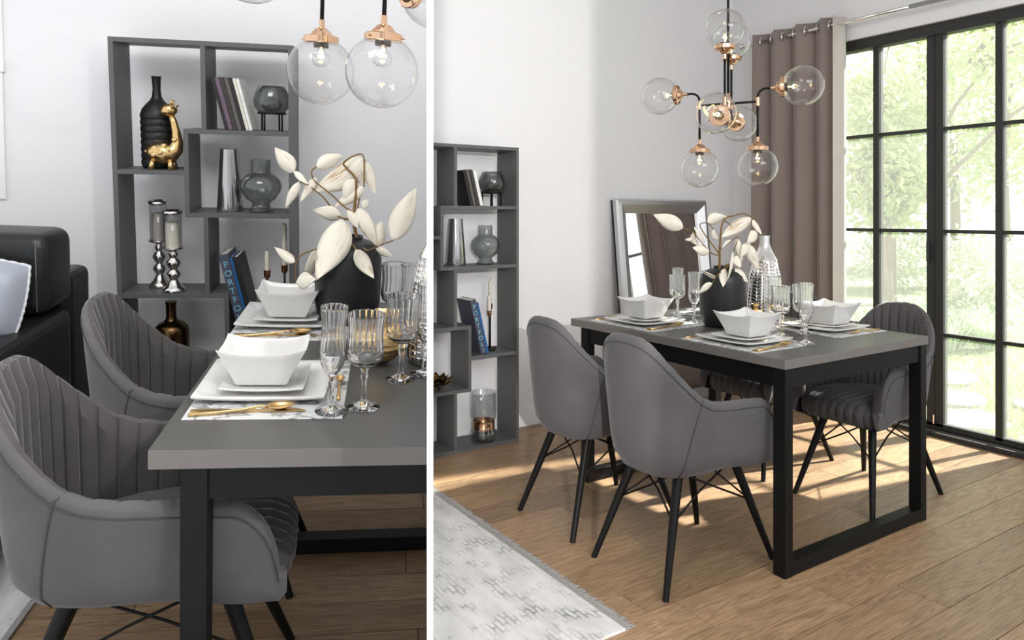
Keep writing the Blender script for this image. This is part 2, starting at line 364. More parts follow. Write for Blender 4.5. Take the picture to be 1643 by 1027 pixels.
# ---- upholstered tub chair, facing +X
def chair_mesh():
    w, xa, a, xf = .232, -.02, .282, .252
    # plan curve: straight arms and a squarish rounded back, resampled by length
    raw = [(xf, -w)]
    for i in range(0, 181):
        an = pi*i/180; s_, c_ = sin(an), cos(an)
        raw.append((xa-a*abs(s_)**(2/2.7), -w*(1 if c_ >= 0 else -1)*abs(c_)**(2/2.7)))
    raw.append((xf, w)); cum = [0]
    for q, r_ in zip(raw, raw[1:]): cum.append(cum[-1]+math.hypot(r_[0]-q[0], r_[1]-q[1]))
    def at_len(d):
        d = max(0, min(cum[-1]-1e-6, d)); lo = 0
        import bisect
        lo = bisect.bisect_right(cum, d)-1; f = (d-cum[lo])/max(1e-9, cum[lo+1]-cum[lo])
        return lerp(raw[lo][0], raw[lo+1][0], f), lerp(raw[lo][1], raw[lo+1][1], f)
    memo = {}
    def plan(t):
        if t not in memo:
            d = t*cum[-1]; p0, p1 = at_len(d-.012), at_len(d+.012); tx, ty = p1[0]-p0[0], p1[1]-p0[1]; L = math.hypot(tx, ty)
            memo[t] = (at_len(d), (ty/L*-1, tx/L) if False else (ty/L*-1*-1*-1, tx/L))
            n = memo[t][1]; c = at_len(d)
            if n[0]*(c[0]-.05)+n[1]*c[1] < 0: memo[t] = (memo[t][0], (-n[0], -n[1]))
        return memo[t]
    RT = [(-.302, .832), (-.292, .818), (-.272, .788), (-.250, .757), (-.217, .718), (-.180, .680), (-.135, .640), (-.085, .618), (-.03, .609), (.12, .600), (.25, .590)]
    def rim(x):
        for (x0, h0), (x1, h1) in zip(RT, RT[1:]):
            if x <= x1: h = lerp(h0, h1, (max(x, x0)-x0)/(x1-x0)); break
        else: h = RT[-1][1]
        d = max(0, min(1, (x-(xf-.095))/.095))
        return h-.17*(1-math.sqrt(max(0, 1-d*d*.98)))
    ZB = .362; NT = 300; NCH = 30
    def row(k, t):
        (x, y), (nx, ny) = plan(t); h = rim(x)
        ch = abs(sin(pi*NCH*t)) ** .30
        if k <= 8:
            s = k/8; fr_ = 1-.55*smooth01((x-.02)/.18); off = .012+(.038*(1-s)**1.2+.030*max(0, 1-s*6)**1.6)*fr_; z = lerp(ZB, h-.008, s)
            # front ends of the arms lean in below
            return (x-nx*off, y-ny*off, z)
        if k == 9: return (x-nx*.016, y-ny*.016, h+.002)
        if k == 10: return (x-nx*.026, y-ny*.026, h+.006+.003*ch)
        if k == 11: return (x-nx*.040, y-ny*.040, h+.002+.003*ch)
        s = (k-11)/7; off = lerp(.048, .060, s)+.012*ch
        return (x-nx*off, y-ny*off, lerp(h-.006, .43, s))
    out = G()
    shell = G(); rows = [[row(k, i/NT) for i in range(NT+1)] for k in range(0, 11)]
    shell.loft(rows, cap=False, closed=False)
    lin = G(); rows2 = [[row(k, i/NT) for i in range(NT+1)] for k in range(10, 19)]
    lin.loft(rows2, cap=False, closed=False)
    # arm ends
    ends = G()
    for e in (0, NT):
        prof = [rows[k][e] for k in range(11)]+[rows2[k][e] for k in range(1, 9)]
        ce = Vector((0, 0, 0))
        for p in prof: ce += Vector(p)
        ce /= len(prof); ce.x += .012
        n = len(prof); mid = [tuple(Vector(p).lerp(ce, .35)+Vector((.010, 0, 0))) for p in prof]
        V = prof+mid+[tuple(ce)]; F = []
        for i in range(n-1):
            F.append((i, i+1, n+i+1, n+i)); F.append((n+i, n+i+1, 2*n))
        F.append((n-1, 0, n, 2*n-1)); F.append((2*n-1, n, 2*n))
        ends.add(V, F)
    # pan under the shell
    pan = G(); ring = rows[0]; n = len(ring)
    pan.add([(p[0], p[1], ZB) for p in ring]+[(.25, .165, ZB+.004), (.25, -.165, ZB+.004)]+[(p[0]*.9, p[1]*.9, ZB+.05) for p in ring], [tuple(range(n))+(n, n+1)])
    # seat
    seat = G(); path = [(-.19, .452), (-.14, .462), (-.06, .468), (.04, .474), (.12, .476), (.18, .473), (.232, .466), (.264, .449), (.282, .424), (.280, .392), (.262, .366)]
    NS = 9*7
    rowsS = []
    for k, (x, z) in enumerate(path):
        r = []
        for j in range(NS+1):
            t = j/NS*2-1; hw = interp([(-.19, .10), (-.08, .165), (.05, .176), (.3, .174)], x)
            ch = abs(sin(pi*9*j/NS)) ** .55
            f = smooth01((x-.05)/.2)
            xx = x-.045*abs(t)**4*f; zz = z-.012*abs(t)**3-.012*t*t*.0
            d = .009*(ch-1)
            fr = smooth01((x-.18)/.07)
            r.append((xx+d*fr, t*hw, zz+d*(1-fr)))
        sk = lerp(.80, .95, smooth01((x-.1)/.12)); r = [(r[0][0], r[0][1]*sk, .368)]+r+[(r[-1][0], r[-1][1]*sk, .368)]
        rowsS.append(r)
    seat.loft(rowsS, cap=False, closed=False)
    # seams on the outside
    seams = []
    for t in (.27, .73):
        sg = G(); pts = []
        for k in range(0, 10):
            tt = t+(.5-t)*.22*(1-k/9)
            p = row(k, tt) if k <= 8 else row(9, tt); (x, y), (nx, ny) = plan(tt)
            pts.append((p[0]+nx*.0012, p[1]+ny*.0012, p[2]))
        seams.append(G().tube(pts, .0017, 6))
    pts = []
    for i in range(0, NT+1, 3):
        p = row(8, i/NT); (x, y), (nx, ny) = plan(i/NT); pts.append((p[0]+nx*.001, p[1]+ny*.001, p[2]-.012))
    pipe = G().tube(pts, .0013, 6)
    return shell, lin, ends, pan, seat, seams, pipe
def make_chair(label, group, loc, rz):
    t = top('dining_chair', label, 'chair', group, loc, rz)
    sh, li, en, pan, se, seams, pipe = chair_mesh()
    sh.add(en.v, en.f); sh.obj('shell', M_velvet, t, True, autos=50); li.obj('tufted_lining', M_lining, t, True, autos=32)
    pan.obj('seat_pan', M_black, t); se.obj('seat', M_lining, t, True, autos=32)
    for s in seams: s.obj('seam', M_seam, t, True)
    pipe.obj('rim_stitching', M_seam, t, True)
    L = {}
    for sx in (-1, 1):
        for sy in (-1, 1):
            p0 = Vector((sx*.135+.005, sy*.105, .376)); p1 = Vector((sx*.268, sy*.182, 0)); L[sx, sy] = (p0, p1)
            lg = G().tube([p0, p0.lerp(p1, .5), p1], [.0175, .0145, .0105], 14).obj('leg', M_black, t, True, autos=40)
            G().tube([p0, p0+(p1-p0)*.06], .021, 14).obj('leg_collar', M_black, lg, True, autos=40)
    def at(k, f): a, b = L[k]; return a.lerp(b, f)
    for k1, k2 in (((-1, -1), (-1, 1)), ((1, -1), (1, 1)), ((-1, -1), (1, -1)), ((-1, 1), (1, 1))):
        for A, B in ((k1, k2), (k2, k1)):
            p = at(A, .42); q = at(B, .02); q = q.lerp(p, .06); m = p.lerp(q, .5)
            m += (Vector((0, 0, .3))-Vector((m.x*0+m.x, m.y, .3)))*0.10
            G().tube([p, m, q], .0036, 6).obj('brace_wire', M_black, t, True)
    return t

# ---- dining table with U frames
def make_table(label, x0, x1, y0, y1, h, th, leg, fy0, fy1, inset=.006):
    t = top('dining_table', label, 'table')
    tp = boxo('tabletop', (x0, y0, h-th), (x1, y1, h), M_table, t, .0012)
    tp.data.materials.append(M_tedge)
    for p in tp.data.polygons:
        if abs(p.normal.z) < .5: p.material_index = 1
    lx, ly = leg; i = inset
    for ya in (fy0, fy1-ly):
        for xa in (x0+i, x1-i-lx): boxo('leg', (xa, ya, 0), (xa+lx, ya+ly, h-th), M_black, t, .0015)
        boxo('foot_bar', (x0+i+lx, ya, 0.004), (x1-i-lx, ya+ly, .052), M_black, t, .001)
        boxo('apron', (x0+i+lx, ya+.006, h-th-.068), (x1-i-lx, ya+ly-.01, h-th), M_black, t)
    for xa in (x0+i+.008, x1-i-.03): boxo('apron', (xa, fy0+ly, h-th-.068), (xa+.022, fy1-ly, h-th), M_black, t)
    return t

# ---- table setting pieces (all on the table at height z)
def square_ring(h0, h1, z, n=4, lift=0, c=(0, 0), rr=.25):
    pts = []
    for k in range(4):
        ax = [(-1, -1), (1, -1), (1, 1), (-1, 1)]
        A, B = ax[k], ax[(k+1) % 4]
        for j in range(6):
            s = j/6; x = lerp(A[0], B[0], s); y = lerp(A[1], B[1], s); d = (abs(x)*abs(y))**3
            q = 1-.012*d
            pts.append((c[0]+x*h0*q, c[1]+y*h1*q, z+lift*d))
    return pts
def bowl_mesh(hx, hy, h):
    g = G(); b = .56
    lf = .012
    rings = [square_ring(hx*b, hy*b, 0), square_ring(hx*(b+.05), hy*(b+.05), .005), square_ring(hx*.74, hy*.74, h*.42, lift=lf*.3), square_ring(hx*.93, hy*.93, h*.84, lift=lf*.8), square_ring(hx, hy, h*.985, lift=lf), square_ring(hx*.995, hy*.995, h, lift=lf),
             square_ring(hx*.965, hy*.965, h*.985, lift=lf), square_ring(hx*.88, hy*.88, h*.80, lift=lf*.8), square_ring(hx*.69, hy*.69, h*.42, lift=lf*.3), square_ring(hx*.50, hy*.50, .012)]
    return g.loft(rings)
def plate_mesh(hx, hy, h, lift=.004):
    rings = [square_ring(hx*.62, hy*.62, 0), square_ring(hx*.66, hy*.66, .003), square_ring(hx*.99, hy*.99, h*.7, lift=lift), square_ring(hx, hy, h, lift=lift), square_ring(hx*.985, hy*.985, h+.001, lift=lift), square_ring(hx*.76, hy*.76, h*.62), square_ring(hx*.68, hy*.68, .006)]
    return G().loft(rings)
def knife(g_parent, p, L, ang, z, label):
    o = top('knife', label, 'knife', 'gold cutlery', p, ang)
    G().loft([[(x, y*wd, z+zz*th) for y, zz in ((-1, -1), (1, -1), (1, 1), (-1, 1))] for x, wd, th in ((0, .004, .0025), (.01*L/.21, .0045, .003), (L*.55, .004, .0025), (L*.58, .003, .002))]).obj('handle', M_gold, o, True, autos=40)
    G().loft([[(x, y*wd+dy, z+zz*.0009) for y, zz in ((-1, -1), (1, -1), (1, 1), (-1, 1))] for x, wd, dy in ((L*.58, .003, 0), (L*.63, .008, .002), (L*.9, .0085, .002), (L, .0015, -.003))]).obj('blade', M_gold, o, True, autos=40)
    return o
def spoon(p, L, ang, z, label, name='spoon'):
    o = top(name, label, 'spoon', 'gold cutlery', p, ang)
    pts = [(0, 0, z), (L*.2, 0, z), (L*.5, 0, z+.004), (L*.68, 0, z+.010), (L*.74, 0, z+.006)]
    G().tube(pts, [.0042, .004, .003, .0024, .003], 8).obj('handle', M_gold, o, True)
    def f(u, v):
        a = 2*pi*u; r = v
        ex, ey = .135*L, .085*L
        return (L*.86+ex*r*cos(a), ey*r*sin(a)*(1-.18*cos(a)), z+.001+.010*(r*r))
    G().grid(f, 20, 6, True).obj('spoon_bowl', M_gold, o, True, thick=.0016)
    return o
def fork(p, L, ang, z, label):
    o = top('fork', label, 'fork', 'gold cutlery', p, ang)
    G().tube([(0, 0, z), (L*.2, 0, z), (L*.5, 0, z+.004), (L*.66, 0, z+.009), (L*.74, 0, z+.004)], [.0042, .004, .003, .0026, .004], 8).obj('handle', M_gold, o, True)
    G().loft([[(x, y*wd, zz+q*.001) for y, q in ((-1, -1), (1, -1), (1, 1), (-1, 1))] for x, wd, zz in ((L*.72, .004, z+.005), (L*.78, .011, z+.002), (L*.84, .012, z+.002))]).obj('fork_neck', M_gold, o, True, autos=40)
    for k in range(4):
        y = (k-1.5)*.0068
        G().tube([(L*.835, y, z+.002), (L*.92, y, z+.002), (L, y*.9, z+.008)], [.0019, .0017, .0008], 6).obj('tine', M_gold, o, True)
    return o
def marble_mat(lo, hi, z, label):
    o = boxo('placemat', (lo[0], lo[1], z), (hi[0], hi[1], z+.003), M_marble, None, .001); reg(o)
    return tag(o, label, 'placemat', 'marble placemats')
def plate(c, hx, hy, z, label, name='dinner_plate', h=.016):
    o = plate_mesh(hx, hy, h).obj(name, M_porc, None, True, autos=50, loc=(c[0], c[1], z)); reg(o); return tag(o, label, 'plate', 'white square plates')
def bowl(c, hx, hy, z, label, h=.085):
    o = bowl_mesh(hx, hy, h).obj('square_bowl', M_porc, None, True, autos=45, loc=(c[0], c[1], z)); reg(o); return tag(o, label, 'bowl', 'white square bowls')

def glass_parts(o, kind, s=1.0):
    ns = 48
    def rib(a, k, z): return 1+(.03*cos(16*a) if z > .128*s else .03*(abs(sin(8*a+z*170))+abs(sin(8*a-z*170))-1.1)) if z > .092*s else 1
    if kind == 'wine':
        outer = [(.0095, .088), (.022, .094), (.034, .104), (.0385, .118), (.0375, .135), (.0355, .160), (.037, .185), (.0395, .205)]
    else:
        outer = [(.0085, .080), (.015, .088), (.0235, .104), (.0275, .122), (.0262, .145), (.0242, .175), (.0252, .205), (.0282, .232)]
    fine = []
    for (r0, z0), (r1, z1) in zip(outer, outer[1:]):
        for q in range(4): fine.append((lerp(r0, r1, q/4), lerp(z0, z1, q/4)))
    outer = fine+[outer[-1]]
    inner = [(max(.002, r-.0032), z+.004) for r, z in outer[1:]][::-1]; inner[0] = (outer[-1][0]-.0022, outer[-1][1])
    prof = [(r*s, z*s) for r, z in outer+inner]
    g = G().lathe(prof, ns, rib=lambda a, k, z: rib(a, k, z) if k < len(outer) else 1); g.obj('glass_bowl', M_crystal, o, True, autos=35)
    zt = outer[0][1]
    st = [(.0065, .012), (.0055, .02), (.0048, .035), (.0052, zt-.030), (.0072, zt-.024), (.0085, zt-.018), (.0062, zt-.012), (.0085, zt-.004), (.0096, zt+.001)]
    G().lathe([(r*s, z*s) for r, z in st], 16).obj('stem', M_crystal, o, True, autos=35)
    ft = [(.034, 0), (.0345, .002), (.030, .005), (.014, .009), (.0075, .014)]
    G().lathe([(r*s, z*s) for r, z in ft], 32, rib=lambda a, k, z: 1+.02*cos(12*a) if k in (2, 3) else 1).obj('foot', M_crystal, o, True, autos=35)
_glass_src = {}
def drink_glass(kind, loc, label, s=1.0, rz=0):
    nm = 'wine_glass' if kind == 'wine' else 'champagne_flute'
    key = (kind, s)
    if key in _glass_src: return copy_tree(_glass_src[key], loc, rz, label)
    o = top(nm, label, 'glass', 'cut crystal glasses', loc, rz); glass_parts(o, kind, s); _glass_src[key] = o; return o

# ---- vases and ornaments
def lathed(name, prof, mat, label, cat, loc, group=None, n=32, rib=None, autos=40, parent=None):
    o = G().lathe(prof, n, rib=rib).obj(name, mat, parent, True, autos=autos)
    o.location = loc
    if not parent: reg(o); tag(o, label, cat, group)
    return o
def hollow(outer, th=.003):
    return outer+[(max(.001, r-th), z if k == 0 else z+th*.3) for k, (r, z) in enumerate(reversed(outer[1:]))]
def black_vase(loc, r, h, label):
    pr = [(.60, 0), (.76, .010), (.92, .10), (.985, .24), (1.0, .45), (1.0, .62), (.985, .75), (.93, .845), (.80, .91), (.60, .945), (.44, .955), (.40, .970), (.41, 1.0)]
    return lathed('black_vase', hollow([(a*r, b*h) for a, b in pr], .006), M_ceramic, label, 'vase', loc, n=48)
def leaf_mesh(b, t, w, seed):
    rnd = random.Random(seed); b = Vector(b); t = Vector(t); ax = t-b; L = ax.length; ax.normalize()
    ref = Vector((rnd.uniform(-.5, .5), -1, rnd.uniform(-.4, .4)))
    nrm = (ref-ax*ref.dot(ax)).normalized(); side = ax.cross(nrm).normalized()
    bend = rnd.uniform(-.10, .12)*L; curl = rnd.uniform(.25, .5)
    V = []; nu, nv = 15, 7
    for i in range(nu):
        u = i/(nu-1); wd = w*.5*(sin(pi*u**.72)**.95*1.12 if 0 < u < 1 else .02)
        for j in range(nv):
            v = j/(nv-1)*2-1
            p = b+ax*(L*u)+side*(wd*v)+nrm*(bend*sin(pi*u)*1.0-curl*wd*v*v+.03*w*sin(5*u+3*v))
            V.append(p)
    F = [(i*nv+j, i*nv+j+1, (i+1)*nv+j+1, (i+1)*nv+j) for i in range(nu-1) for j in range(nv-1)]
    return V, F, nu, nv
def branch(name, label, stems, leaves, loc):
    t = top(name, label, 'branch')
    for k, s in enumerate(stems):
        # smooth the polyline
        P = [Vector(p) for p in s]; Q = []
        for i in range(len(P)-1):
            p0, p1, p2, p3 = P[max(0, i-1)], P[i], P[i+1], P[min(len(P)-1, i+2)]
            for q in range(4):
                u = q/4; Q.append(.5*((2*p1)+(p2-p0)*u+(2*p0-5*p1+4*p2-p3)*u*u+(3*p1-p0-3*p2+p3)*u**3))
        Q.append(P[-1]); n = len(Q); r0 = .0072 if k == 0 else .0032
        G().tube(Q, [lerp(r0, .0018, (i/n)**.6) for i in range(n)], 7).obj('stem', M_stem, t, True)
    for k, (b, e, w) in enumerate(leaves):
        V, F, nu, nv = leaf_mesh(b, e, w, k+7)
        g = G().add(V, F); o = g.obj('leaf', M_leaf, t, True, thick=.0012)
        uv = o.data.uv_layers.new(name='UVMap')
        for lp in o.data.loops:
            i = lp.vertex_index; uv.data[lp.index].uv = ((i//nv)/(nu-1)+k*3.7, (i % nv)/(nv-1)*.5+k*1.3)
    return t
def pomegranate(loc, r, label):
    o = top('pomegranate_ornament', label, 'ornament', None, loc)
    pr = []
    n = 40
    for i in range(n+1):
        a = -pi/2+pi*i/n*.93; rr = cos(a)*r; z = r+sin(a)*r
        rr *= 1+.022*cos(i*1.6)
        pr.append((max(rr, .002), z*.95))
    G().lathe(pr, 32).obj('body', M_gold, o, True)
    def rib(a, k, z): return 1+.22*(abs(cos(3*a))-.5) if k in (3, 4) else 1
    G().lathe([(.30*r, 1.82*r), (.26*r, 2.0*r), (.30*r, 2.15*r), (.42*r, 2.42*r), (.40*r, 2.40*r), (.2*r, 2.05*r)], 24, rib=rib).obj('crown', M_gold, o, True)
    return o
def silver_bottle(loc, r, h, label):
    o = top('hammered_bottle', label, 'bottle', None, loc); nz = 22; n = 22
    # neck and base
    G().lathe([(.66*r, h*.700), (.70*r, h*.712), (.66*r, h*.735), (.50*r, h*.79), (.36*r, h*.85), (.28*r, h*.90), (.25*r, h*.95), (.28*r, h*.995), (.27*r, h), (.2*r, h*.99)], 36).obj('neck', M_chrome, o, True, autos=40)
    core = [(.9*r, 0), (.96*r, .004), (1.0*r, h*.06), (.97*r, h*.25), (.86*r, h*.5), (.68*r, h*.71)]
    G().lathe(core, 36).obj('body', M_chromev, o, True)
    rows = 17
    studs = G()
    for i in range(rows):
        z0 = .012+(h*.70-.012)*i/rows; z1 = .012+(h*.70-.012)*(i+.86)/rows
        for j in range(n):
            a0 = 2*pi*j/n; a1 = 2*pi*(j+.82)/n
            rr = lambda z: interp([(c[1], c[0]) for c in core], z)
            V = []
            for z, a in ((z0, a0), (z0, a1), (z1, a1), (z1, a0)):
                V.append((rr(z)*cos(a)*1.0, rr(z)*sin(a)*1.0, z))
            am = (a0+a1)/2; zm = (z0+z1)/2; R = rr(zm)+.006
            d = .55
            W = [tuple(Vector((R*cos(am), R*sin(am), zm)).lerp(Vector(p), d)) for p in V]
            studs.add(V+W, [(0, 1, 5, 4), (1, 2, 6, 5), (2, 3, 7, 6), (3, 0, 4, 7), (4, 5, 6, 7)])
    st = studs.obj('stud_relief', M_chrome, o); st['kind'] = 'stuff'
    return o

# ---- bookcase: x to the right, y = depth away from the viewer, z up
def bookcase(label, W, D, Z, fx, th=.0175):
    """Z: heights of board tops; fx scales the column positions (measured from the right edge)"""
    t = top('bookcase', label, 'bookcase')
    X = lambda x: W-(.692-x)*fx
    T = th
    B = lambda nm, x0, x1, z0, z1: boxo(nm, (x0, 0, z0), (x1, D, z1), M_shelf, t, .0006)
    zt, z2, zl, z3, z4, z5, z6 = Z
    x0 = 0.0
    B('side_panel', x0, x0+T, 0, zt-T); B('side_panel', W-T, W, 0, zt-T); B('top_board', x0, W, zt-T, zt); B('bottom_board', x0+T, W-T, 0.0, .02)
    B('divider', X(.338), X(.338)+T, z2, zt-T)
    B('board', X(.268), W-T, z2-T, z2); B('divider', X(.268), X(.268)+T, z3, z2-T)
    B('board', x0+T, X(.268), zl-T, zl)
    B('board', X(.268), W-T, z3-T, z3); B('divider', X(.338), X(.338)+T, z4, z3-T)
    B('board', x0+T, X(.413)+T, z4-T, z4); B('divider', X(.413), X(.413)+T, z6, z4-T)
    B('board', X(.413)+T, W-T, z5-T, z5)
    B('board', x0+T, X(.413)+T, z6-T, z6); B('divider', X(.338), X(.338)+T, .02, z6-T)
    return t, X
def book(loc, th, h, d, lean, mat, label, group, letters=None):
    """stands on its lower left edge at loc, spine towards -Y, leaning by `lean` (top to the left)"""
    o = top('book', label, 'book', group, loc); o.rotation_euler = (0, -lean, 0)
    boxo('cover', (0, 0, 0), (th, .004, h), mat, o); boxo('cover', (0, .004, 0), (.002, d, h), mat, o); boxo('cover', (th-.002, .004, 0), (th, d, h), mat, o)
    boxo('page_block', (.002, .004, .002), (th-.002, d-.004, h-.002), M_paper, o)
    if letters:
        for k, ch in enumerate(letters):
            cu = bpy.data.curves.new('lettering', 'FONT'); cu.body = ch; cu.size = th*1.0; cu.align_x = 'CENTER'; cu.extrude = .0002
            tmp = bpy.data.objects.new('tmp', cu); COL.objects.link(tmp)
            dg = bpy.context.evaluated_depsgraph_get(); me = bpy.data.meshes.new_from_object(tmp.evaluated_get(dg)); bpy.data.objects.remove(tmp)
            me.materials.clear(); me.materials.append(M_print)
            lo = bpy.data.objects.new('spine_letter', me); COL.objects.link(lo); lo.parent = o
            lo.rotation_euler = (pi/2, pi/2*0, 0); lo.location = (th/2, -.0005, h*.90-k*th*1.02-th*.6)
    return o
def bowl_on_stand(loc, s, label):
    o = top('glass_bowl_on_stand', label, 'vase', None, loc)
    zb = .075*s
    pr = [(.02, 0), (.055, .002), (.072, .025), (.076, .05), (.066, .085), (.052, .112)]
    G().lathe(hollow([(r*s, z*s+zb) for r, z in pr], .003), 32).obj('bowl', M_smoked, o, True)
    G().lathe([(.01*s, zb+.004), (.036*s, zb+.012), (.042*s, zb+.03), (.03*s, zb+.055), (.012*s, zb+.06)], 24).obj('tealight_cup', M_smoked, o, True)
    ring = [(.056*s*cos(2*pi*k/24), .056*s*sin(2*pi*k/24), zb-.002) for k in range(25)]
    G().tube(ring, .004*s, 6).obj('stand_ring', M_black, o, True)
    for k in range(4):
        a = pi/4+pi/2*k+.3; p = (.05*s*cos(a), .05*s*sin(a))
        G().tube([(p[0], p[1], 0), (p[0], p[1], zb)], .004*s, 6).obj('stand_leg', M_black, o, True)
    return o
def cone_vase(loc, s, label, h=.243):
    return lathed('cone_vase', hollow([(.053*s, 0), (.054*s, .004), (.0365*s, h), ], .0025), M_conev, label, 'vase', loc)
def round_vase(loc, s, label):
    pr = [(.048, 0), (.050, .004), (.049, .012), (.041, .018), (.036, .030), (.040, .040), (.062, .055), (.080, .085), (.084, .108), (.078, .132), (.060, .154), (.044, .163), (.041, .170), (.041, .218)]
    return lathed('round_smoked_vase', hollow([(r*s, z*s) for r, z in pr], .003), M_smoke, label, 'vase', loc, n=40)
def bottle_textured(loc, s, label):
    pr = [(.050, 0), (.056, .004)]
    for k in range(8):
        z = .012+.026*k; pr += [(.059, z), (.0615, z+.004), (.0618, z+.018), (.0585, z+.0255)]
    pr += [(.055, .232), (.040, .252), (.026, .266), (.018, .28), (.0145, .31), (.017, .355), (.0205, .36), (.012, .36)]
    return lathed('tall_black_bottle', [(r*s, z*s) for r, z in pr], M_ceramt, label, 'bottle', loc, rib=lambda a, k, z: 1+.012*sin(23*a+k*1.7) if z < .22*s else 1, n=72)
def giraffe(loc, s, label):
    o = top('giraffe_figurine', label, 'figurine', None, loc); o.scale = (s, s, s)
    body = [(-.062, .052), (-.052, .062), (-.03, .066), (0, .066), (.025, .070), (.042, .085), (.048, .11), (.044, .15), (.036, .19), (.026, .218)]
    rad = [.012, .034, .044, .046, .040, .030, .022, .0165, .0135, .012]
    G().tube([(x, 0, z) for x, z in body], rad, 16).obj('body', M_gold, o, True)
    hd = [(.05, 0, .232), (.032, 0, .236), (.012, 0, .234), (-.004, 0, .226), (-.012, 0, .22)]
    G().tube(hd, [.008, .026, .027, .018, .006], 14).obj('head', M_gold, o, True)
    for y in (-.012, .012):
        G().tube([(.03, y, .255), (.034, y*1.2, .275)], [.004, .005], 8).obj('horn', M_gold, o, True)
        G().tube([(.035, y*1.6, .245), (.046, y*3, .255)], [.006, .003], 8).obj('ear', M_gold, o, True)
    for x in (-.04, .025):
        for y in (-.022, .022):
            G().tube([(x, y, .04), (x*1.15, y*1.2, .0)], [.010, .0125], 10).obj('leg', M_gold, o, True)
    G().tube([(-.06, 0, .06), (-.075, 0, .075)], [.005, .007], 8).obj('tail', M_gold, o, True)
    for (x, z, y) in ((-.03, .085, -.036), (-.005, .07, -.045), (.02, .08, -.036), (.005, .095, -.032), (-.03, .06, -.043), (.042, .12, -.02)):
        G().lathe([(.012, 0), (.010, .003), (.004, .004)], 6).obj('spot', M_gold, o, True, loc=(x, y, z)).rotation_euler = (pi/2, 0, 0)
    return o
def pillar_holder(loc, h, s, label, wax):
    o = top('pillar_candle_holder', label, 'candle holder', 'silver baluster candle holders', loc); hb = h*.55
    pr = [(.040, 0), (.043, .004), (.042, .012), (.034, .022), (.026, .03), (.016, .05), (.014, .055), (.024, .07), (.027, .078), (.022, .09), (.013, .098), (.015, .104), (.024, .118), (.027, .128), (.022, .142), (.012, .150), (.014, .156), (.019, .165), (.013, .178), (.011, .182), (.034, .188), (.040, .194), (.040, .198), (.01, .198)]
    k = hb/.198
    G().lathe([(r*s, z*k) for r, z in pr], 28).obj('baluster', M_chromev, o, True)
    G().lathe([(.026*s, hb), (.0262*s, hb+.002), (.026*s, hb+h*.30), (.022*s, hb+h*.305), (.004, hb+h*.30)], 24).obj('candle', wax, o, True, autos=40)
    G().tube([(0, 0, hb+h*.30), (0, 0, hb+h*.33)], .0012, 6).obj('wick', M_wick, o)
    G().lathe([(.034*s, hb), (.0342*s, h*.97), (.0325*s, h*.97), (.0325*s, hb)], 28, cap=False).obj('glass_sleeve', M_globe, o, True)
    G().lathe([(.036*s, h*.955), (.038*s, h*.97), (.037*s, h), (.032*s, h), (.032*s, h*.955)], 28).obj('rim_ring', M_chromev, o, True)
    return o
def bronze_bottle(loc, label, s=1.0):
    pr = [(.055, 0), (.066, .006), (.069, .04), (.069, .16), (.066, .185), (.05, .203), (.03, .212), (.022, .222), (.020, .24), (.0205, .285), (.023, .29), (.023, .296), (.015, .296)]
    return lathed('bronze_bottle', [(r*s, z*s) for r, z in pr], M_bronze, label, 'bottle', loc)
def flower_bowl(loc, label, s=1.0):
    o = top('lotus_bowl', label, 'bowl', None, loc)
    G().lathe([(.03*s, 0), (.035*s, .004), (.02*s, .012), (.03*s, .02), (.06*s, .03), (.055*s, .034), (.005, .026)], 24).obj('bowl', M_bronze, o, True)
    for ringi, (n, r0, r1, z1) in enumerate(((10, .05, .115, .062), (9, .035, .075, .078))):
        for k in range(n):
            a = 2*pi*(k+.5*ringi)/n
            def f(u, v, a=a):
                r = lerp(r0, r1, u)*s; wd = .026*s*sin(pi*(.08+.9*u)); z = (.022+(z1-.022)*u**1.5)*s
                q = (v-.5)*2*wd
                return (r*cos(a)-q*sin(a), r*sin(a)+q*cos(a), z+abs(q)*.25)
            G().grid(f, 7, 5).obj('petal', M_bronze, o, True, thick=.002)
    return o
def taper_holder(loc, h, ch, label):
    o = top('taper_candlestick', label, 'candlestick', 'slim black candlesticks', loc)
    G().lathe([(.032, 0), (.033, .003), (.030, .006), (.004, .008)], 24).obj('base', M_black, o, True, autos=40)
    G().tube([(0, 0, .006), (0, 0, h-.03)], .004, 8).obj('rod', M_black, o, True)
    G().lathe([(.005, h-.036), (.012, h-.026), (.013, h), (.0105, h), (.01, h-.02)], 18).obj('candle_cup', M_copper, o, True, autos=40)
    G().lathe([(.0098, h-.018), (.0095, h+ch*.6), (.0085, h+ch*.97), (.004, h+ch)], 14).obj('candle', M_wax, o, True, autos=40)
    G().tube([(0, 0, h+ch), (0, 0, h+ch+.008)], .0009, 5).obj('wick', M_wick, o)
    return o

